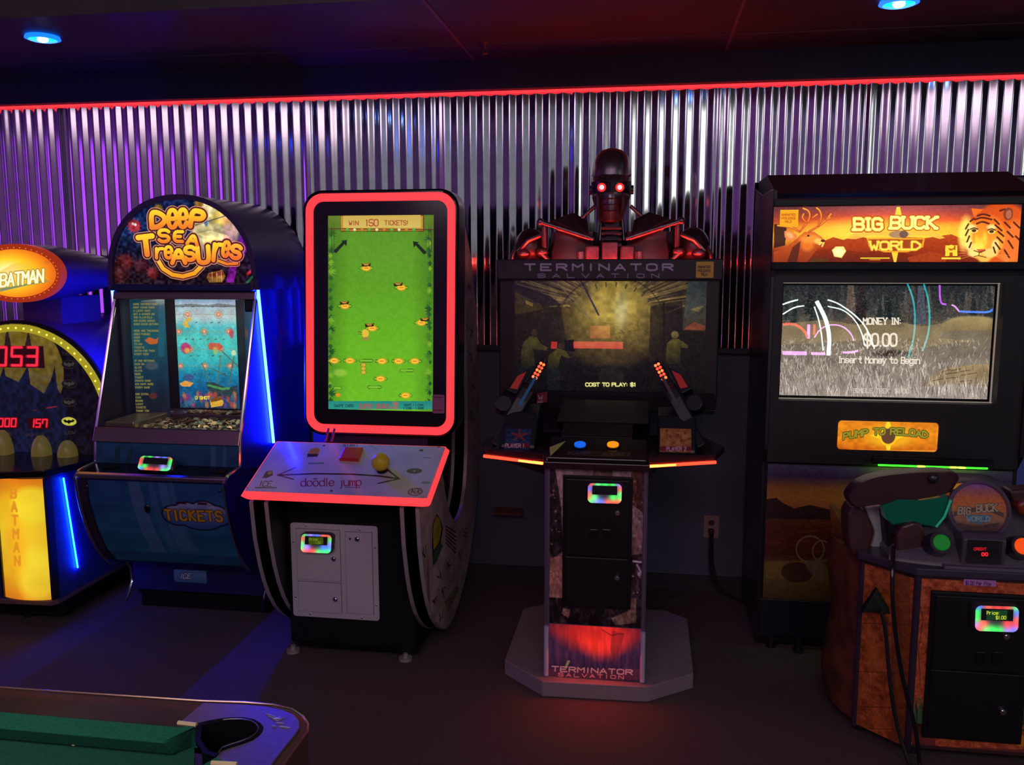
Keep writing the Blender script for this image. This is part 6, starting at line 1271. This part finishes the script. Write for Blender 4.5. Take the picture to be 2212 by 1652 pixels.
# round emblem on the console head
ec = U(2114, 1101, y=-1.325); en = Vector((0, -.95, .30)).normalized(); eu = Vector((0, .30, .95)).normalized()
def disc(r, d, n=36): return [ec+Vector((1, 0, 0))*r*math.cos(a)+eu*r*math.sin(a)+en*d for a in np.linspace(0, 2*math.pi, n, endpoint=False)]
MB().loft([disc(.098, -.06), disc(.096, .008), disc(.086, .016), disc(.082, .004)], cap=False).build('emblem_rim', mat('glossy_lilac_rim', (.22, .19, .26), .12, .3), t, smooth=True)
MB().loft([disc(.084, -.05), disc(.084, .003)]).build('emblem_base', BLACK, t)
R_ = .083; TLe = ec+Vector((-R_, 0, 0))+eu*R_+en*.0045
A = Art(TLe, TLe+Vector((2*R_, 0, 0)), TLe-eu*2*R_, 1.6); A.fill(((150, 90, 190), (190, 100, 110), (225, 120, 50), (230, 130, 50), (200, 130, 60), (170, 120, 80), (110, 50, 36), (90, 40, 34)))
A.poly([(2060, 1105), (2090, 1096), (2140, 1096), (2168, 1108), (2168, 1118), (2140, 1106), (2090, 1106), (2060, 1116)], (90, 70, 60), .9)
A.text('BIG', 2070, 1110, 15, 8.5, 2.8, (210, 190, 150), gap=.3, serif=.14, out=[(5.5, (90, 66, 56))], rot=.06); A.text('BUCK', 2110, 1106, 15, 9, 2.8, (210, 190, 150), gap=.3, serif=.12, out=[(5.5, (90, 66, 56))], rot=-.06)
A.poly([(2085, 1112), (2142, 1112), (2138, 1126), (2115, 1132), (2090, 1126)], (70, 130, 160), .9); A.text('WORLD', 2089, 1125, 9.5, 8, 2, (170, 190, 190), gap=.3); A.poly([(2066, 1128), (2110, 1136), (2160, 1128), (2150, 1150), (2080, 1150)], (70, 34, 30), .8); A.add_noise(14, 3, 3, 3, (1, 1, 1))
A.build('emblem_picture', t, 'print', emask)
# start buttons in hoods
for (a_, b_), col, em, nm in (((2033, 1172), (.005, .18, .02), (.0, .085, .004), 'green'), ((2209, 1180), (.6, .10, .005), (.80, .06, .002), 'orange')):
    q = U(a_, b_, y=-1.40); bn = Vector((0, -.9, .43)).normalized()
    MB().cyl(q+bn*-.06, q+bn*.004, .040, 26, .034).build('button_hood', mat('dark_hood', (.03, .022, .035), .3), t, smooth=True)
    MB().cyl(q, q+bn*.010, .0255, 26).build('start_button', mat(nm+'_button', col, .4, emit=em, es=1), t, bevel=.003, label='round %s start button' % nm)
q0, q1 = U(2084, 1156, y=-1.40), U(2166, 1223, y=-1.40)
MB().px([(-1.40, q1.z-.004), (-1.405, q0.z-.01), (-1.385, q0.z+.003), (-1.30, q0.z+.003), (-1.30, q1.z-.004)], q0.x-.006, q1.x+.006).build('display_hood', mat('hood_violet', (.10, .08, .11), .25), t, bevel=.006)
A = Art((q0.x+.008, -1.4065, q0.z-.012), (q1.x-.008, -1.4065, q0.z-.012), (q0.x+.008, -1.4065, q1.z+.008), 1.6, (14, 8, 10)); A.rect(2090, 1164, 2158, 1206, (6, 3, 4))
A.text('CREDIT', 2104, 1188, 5, 3.8, 1.6, (190, 20, 30), gap=.3); A.text('00', 2121, 1200, 6, 5, 2.4, (255, 40, 50), gap=.5); A.build('credit_display', t, 'lit')
MB().box(q0.x-.06, q1.x+.10, -1.42, -1.39, .652, .664).build('console_lip', mat('lilac_lip', (.16, .13, .18), .25), t, bevel=.003)
# wedge mount and cords
a0, a1, a2 = [U(x, y, y=-1.345) for x, y in ((1895, 1270), (1928, 1326), (1862, 1322))]
MB().loft([[a0+Vector((0, .02, 0)), a1+Vector((0, .03, 0)), a2+Vector((0, .03, 0))], [a0, a1, a2], [a0.lerp((a0+a1+a2)/3, .3)+n_*.02, a1.lerp((a0+a1+a2)/3, .3)+n_*.02, a2.lerp((a0+a1+a2)/3, .3)+n_*.02]]).build('cord_mount', mat('dark_green_black', (.012, .018, .016), .4), t, bevel=.002)
q = lambda a, b, y: tuple(U(a, b, y=y))
o = MB().tube(smoothpoly([q(1902, 1318, -1.38), q(1912, 1350, -1.39), q(1918, 1420, -1.40), q(1925, 1500, -1.42), q(1940, 1580, -1.44), q(1960, 1640, -1.47), q(1975, 1668, -1.50)], 3, False), .0062, 8).build('hanging_cable', cordm, smooth=True); o['label'] = 'black cord hanging from the triangular mount on the orange pedestal'; o['category'] = 'cord'
o = MB().tube(smoothpoly([q(1930, 1180, -1.36), q(1927, 1235, -1.42), q(1928, 1310, -1.44), q(1938, 1400, -1.45), q(1955, 1490, -1.46), q(1978, 1570, -1.47), q(1986, 1640, -1.48), q(1988, 1668, -1.50)], 3, False), .0070, 8).build('hanging_cable', mat('glossy_cord', (.012, .012, .016), .15), smooth=True); o['label'] = 'glossy black cord running down from the green gun past the pedestal corner'; o['category'] = 'cord'
# gun cradle posts on the wing
PB = mat('maroon_plastic', (.085, .030, .032), .35)
def quadblock(pts, y0, y1, nm, m, bev=.008):
    return MB().loft([[U(a, b, y=y0) for a, b in pts], [U(a, b, y=y0)+Vector((0, y1-y0, 0)) for a, b in pts]]).build(nm, m, t, bevel=bev)
quadblock(smoothpoly([(1832, 1100), (1862, 1092), (1890, 1140), (1884, 1175), (1868, 1206), (1838, 1200), (1830, 1150)], 1), -1.25, -1.14, 'cradle_post', PB)
quadblock([(1868, 1098), (1905, 1092), (1918, 1150), (1922, 1206), (1872, 1208), (1890, 1150)], -1.22, -1.12, 'frosted_block', mat('frosted_grey_plastic', (.55, .62, .60), .22))
quadblock(smoothpoly([(1938, 1140), (1985, 1125), (2002, 1150), (1990, 1195), (1965, 1220), (1935, 1214)], 1), -1.34, -1.22, 'cradle_post', PB)
quadblock([(1965, 1208), (1993, 1194), (1994, 1204), (1966, 1222)], -1.36, -1.33, 'red_lens', mat('red_lens', (.3, .01, .01), .3, emit=(.7, .03, .02), es=.8), .002)
quadblock([(1912, 1110), (1940, 1105), (1944, 1214), (1922, 1212)], -1.30, -1.20, 'cord_post', BLACK)
# green pump gun lying in the cradle
g = thing('pump_gun', (.86, -1.30, .84), 'maroon and green pump gun lying in the cradle beside the round emblem', 'light gun')
def gq(pts, y0, y1, nm, m, bev=.01, sm=1):
    P = smoothpoly(pts, sm) if sm else pts
    return MB().loft([[U(a, b, y=y0+.015)+(U(a, b, y=y0+.015)-U(1940, 1080, y=y0+.015))*-.06 for a, b in P][::1], [U(a, b, y=y0+.03) for a, b in P], [U(a, b, y=y0+.03)+Vector((0, y1-y0-.03, 0)) for a, b in P]]).build(nm, m, g, smooth=True, bevel=0)
gq([(1826, 1078), (1836, 1056), (1862, 1036), (1905, 1024), (1980, 1017), (2045, 1016), (2075, 1026), (2062, 1052), (2050, 1066), (1990, 1078), (1930, 1086), (1880, 1092), (1846, 1098)], -1.33, -1.25, 'stock', mat('maroon_gloss', (.060, .022, .026), .25))
gq([(1906, 1092), (1940, 1078), (1990, 1080), (2048, 1074), (2056, 1082), (2040, 1118), (2024, 1140), (2010, 1136), (1960, 1130), (1928, 1134), (1912, 1120)], -1.335, -1.26, 'green_receiver', mat('green_clear_plastic', (.004, .13, .075), .15, emit=(0, .03, .018), es=.45), sm=0)
q_ = U(2016, 1034, y=-1.325); MB().ell(q_, .016, .010, .016, 16, 10).build('bolt_head', DARKMET, g, smooth=True)
MB().tube([U(2054, 1080, y=-1.345), U(2040, 1116, y=-1.345), U(2022, 1138, y=-1.345)], .004, 8).build('clear_edge', mat('bright_green_edge', (.02, .4, .25), .2, emit=(.01, .25, .13), es=.5), g, smooth=True)
MB().tube(smoothpoly([tuple(U(a, b, y=-1.33)) for a, b in ((2180, 1090), (2200, 1084), (2240, 1076))], 1, False), .02, 10).build('stock', mat('maroon_gloss', (.06, .022, .026), .25), g) if False else None
g = thing('pump_gun', (1.22, -1.30, .75), 'orange red pump gun right of the round emblem, cut by the frame edge', 'light gun')
MB().loft([[U(a, b, y=-1.33) for a, b in ((2196, 1090), (2215, 1082), (2300, 1080), (2300, 1118), (2204, 1112))], [U(a, b, y=-1.33)+Vector((0, .07, 0)) for a, b in ((2196, 1090), (2215, 1082), (2300, 1080), (2300, 1118), (2204, 1112))]]).build('receiver', mat('orange_red_plastic', (.30, .035, .01), .3), g, bevel=.01)
MB().loft([[U(a, b, y=-1.31) for a, b in ((2180, 1060), (2300, 1050), (2300, 1082), (2190, 1088))], [U(a, b, y=-1.31)+Vector((0, .07, 0)) for a, b in ((2180, 1060), (2300, 1050), (2300, 1082), (2190, 1088))]]).build('stock', PB, g, bevel=.01)

# ------------------------------------------------------------------ pool table in the foreground
zt_ = .80
V = lambda a, b, z=zt_: U(a, b, z=z)
t = thing('pool_table', (-1.5, -3.5, 0), 'pool table corner with green felt and a black corner pocket, nearest the camera', 'pool table')
EBONY = mat('polished_dark_rail', (.05, .030, .022), .22, coat=.1, noise=.3, nscale=6)
PLT = mat('brushed_corner_metal', (.34, .31, .40), .30, .85, noise=.08, nscale=90)
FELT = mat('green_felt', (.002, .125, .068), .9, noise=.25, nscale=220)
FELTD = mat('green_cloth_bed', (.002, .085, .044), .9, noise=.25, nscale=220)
A0, A1, A2, A3 = V(-120, 1480), V(440, 1518), V(386, 1562), V(-120, 1533)
yo = (A0.y+A1.y)/2; yi = (A2.y+A3.y)/2
xfar = -2.7
def slabz(pts, th, nm, m, bev=.002, sm=False):
    return MB().loft([[(p[0], p[1], p[2]) for p in pts], [(p[0], p[1], p[2]-th) for p in pts]]).build(nm, m, t, bevel=bev)
slabz([(xfar, yo, zt_-.0005), (A1.x+.05, yo, zt_-.0005), (A2.x+.01, yi, zt_-.0005), (xfar, yi, zt_-.0005)], .03, 'top_rail', EBONY)
# metal corner
outer = [V(a, b) for a, b in ((439, 1517), (480, 1519), (530, 1521), (575, 1525), (610, 1532), (634, 1542), (646, 1556), (648, 1570), (640, 1584), (620, 1608), (600, 1634), (575, 1668), (545, 1710))]
inner = [V(a, b) for a, b in ((470, 1700), (480, 1680), (508, 1651), (457, 1648), (466, 1636), (476, 1622), (500, 1613), (520, 1607), (545, 1598), (558, 1589), (566, 1580), (568, 1571), (562, 1562), (548, 1554), (526, 1550), (500, 1550), (478, 1552), (450, 1557), (424, 1563), (385, 1562))]
slabz(outer+inner[2:] if False else outer+[V(505, 1652)]+inner[4:], .012, 'corner_plate', PLT, .0015)
# dark outer edge round the corner
oe = [V(a, b, zt_-.004) for a, b in ((-120, 1479), (439, 1516), (530, 1519), (590, 1524), (630, 1534), (655, 1550), (666, 1566), (664, 1582), (648, 1606), (615, 1652), (560, 1730))]
oi = [V(a, b, zt_-.004) for a, b in ((545, 1730), (585, 1655), (622, 1606), (641, 1582), (646, 1568), (640, 1552), (610, 1538), (560, 1528), (439, 1522), (-120, 1486))]
slabz(oe+oi, .10, 'outer_edge', mat('brown_edge', (.10, .05, .04), .15, coat=.4), .003)
MB().tube([p+Vector((0, 0, .002)) for p in oe], .0022, 6).build('edge_bead', mat('copper_bead', (.6, .34, .28), .25, .9), t, smooth=True)
# pocket
pk = [V(a, b) for a, b in ((424, 1563), (450, 1557), (478, 1552), (500, 1550), (526, 1550), (548, 1554), (562, 1562), (568, 1571), (566, 1580), (558, 1589), (545, 1598), (520, 1607), (500, 1613), (476, 1622), (466, 1636), (440, 1628), (420, 1600))]
c_ = sum(pk, Vector())/len(pk)
LEA = mat('black_leather', (.006, .005, .007), .7, spec=.12)
MB().loft([pk, [c_+(p-c_)*.86+Vector((0, 0, -.006)) for p in pk], [c_+(p-c_)*.80+Vector((0, 0, -.10)) for p in pk]]).build('pocket', LEA, t, smooth=True) if False else None
m = MB(); ring0 = [p+Vector((0, 0, .001)) for p in pk]; ring1 = [c_+(p-c_)*.84+Vector((0, 0, .0)) for p in pk]; ring2 = [c_+(p-c_)*.80+Vector((0, 0, -.12)) for p in pk]; ring3 = [c_+(p-c_)*.3+Vector((0, 0, -.14)) for p in pk]
m.loft([ring0, ring1, ring2, ring3], cap=False); m.quad(*ring3); m.build('pocket_liner', LEA, t, smooth=True)
MB().tube([c_+(p-c_)*.85+Vector((0, 0, .002)) for p in pk[2:15]], .0012, 6).build('pocket_bead', mat('dull_bead', (.12, .10, .12), .3, .6), t, smooth=True)
GOLD = mat('gold_tip', (.95, .80, .42), .25, .25)
MB().box(pk[0].x-.02, pk[7].x-.004, min(p.y for p in pk)-.05, max(p.y for p in pk)-.002, .50, .665).build('pocket_bag', LEA, t, bevel=.01)
for p, q in (((385, 1563), (425, 1568)), ((457, 1650), (512, 1653))):
    a, b = V(*p), V(*q); MB().tube([a+Vector((0, 0, .002)), b+Vector((0, 0, .002))], .0042, 8).build('gold_tip', GOLD, t, smooth=True)
# cushions and bed
zb_ = .762
c0, c1 = V(-120, 1534), V(386, 1564); d1 = V(422, 1568); e0, e1 = V(-120, 1570, .792), V(352, 1604, .792); e2 = V(423, 1575, .79)
MB().loft([[(xfar, yi, .80), (c1.x, yi, .80), (d1.x, d1.y, .80), (e2.x, e2.y, .795), (e1.x, e1.y, .792), (xfar, e1.y, .792)],
           [(xfar, yi, .76), (c1.x, yi, .76), (d1.x, d1.y, .76), (e2.x, e2.y, .76), (e1.x+.01, e1.y+.012, .764), (xfar, e1.y+.012, .764)]]).build('cushion', FELT, t, bevel=.002)
ex = V(508, 1654).x
g0, g1, g2 = V(470, 1632), V(405, 1660), V(505, 1654)
MB().loft([[(g0.x, g0.y, .80), (ex, g2.y, .80), (ex, -4.2, .80), (g1.x-.01, -4.2, .792), (g1.x, g1.y, .792)], [(g0.x, g0.y, .76), (ex, g2.y, .76), (ex, -4.2, .76), (g1.x, -4.2, .764), (g1.x+.01, g1.y, .764)]]).build('cushion', FELT, t, bevel=.002)
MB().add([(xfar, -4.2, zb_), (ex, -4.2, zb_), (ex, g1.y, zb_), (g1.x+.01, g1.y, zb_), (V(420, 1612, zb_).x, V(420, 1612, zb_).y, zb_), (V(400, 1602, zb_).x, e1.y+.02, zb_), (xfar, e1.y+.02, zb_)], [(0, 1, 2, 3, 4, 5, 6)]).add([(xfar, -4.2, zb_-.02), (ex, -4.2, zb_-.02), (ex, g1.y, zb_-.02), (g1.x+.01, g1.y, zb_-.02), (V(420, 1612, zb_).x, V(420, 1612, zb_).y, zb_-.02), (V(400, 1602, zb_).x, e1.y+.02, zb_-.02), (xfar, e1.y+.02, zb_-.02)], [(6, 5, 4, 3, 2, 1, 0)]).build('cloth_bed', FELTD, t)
MB().box(xfar, ex+.02, -4.2, yi-.06, .45, .70).box(xfar+.02, ex-.06, -4.15, yi-.1, .70, .74).build('cabinet', mat('dark_table_body', (.03, .02, .02), .4), t, bevel=.01)
MB().loft([[(ex, -4.2, zt_-.001), (V(575, 1668).x, -4.2, zt_-.001), (V(575, 1668).x, V(575, 1668).y, zt_-.001), (ex, g2.y-.01, zt_-.001)], [(ex, -4.2, zt_-.03), (V(575, 1668).x, -4.2, zt_-.03), (V(575, 1668).x, V(575, 1668).y, zt_-.03), (ex, g2.y-.01, zt_-.03)]]).build('side_rail', EBONY, t)
for lx, ly in ((ex-.14, yi-.2), (xfar+.15, yi-.2), (ex-.14, -4.05), (xfar+.15, -4.05)): MB().box(lx-.06, lx+.06, ly-.06, ly+.06, 0, .46).build('leg', MATS['dark_table_body'], t, bevel=.01)
q = V(160, 1611, zb_)
o = MB().ell((q.x, q.y, zb_+.003), .004, .004, .0025, 8, 6).build('chalk_crumb', mat('pale_chalk', (.75, .7, .3), .8)); o['label'] = 'tiny pale crumb of chalk on the green pool table cloth'; o['category'] = 'chalk'
mk = MB()
for L in ([(574, 1541), (586, 1544), (596, 1549)], [(580, 1546), (592, 1551), (604, 1551)], [(590, 1552), (600, 1557), (612, 1550)], [(603, 1546), (606, 1552), (614, 1549)], [(588, 1567), (596, 1569)], [(604, 1568), (626, 1571)], [(597, 1560), (612, 1562)]):
    mk.tube([V(a, b, zt_+.0006) for a, b in L], .0009, 5)
mk.build('engraving', mat('pale_engraving', (.6, .58, .66), .3, .6), t)
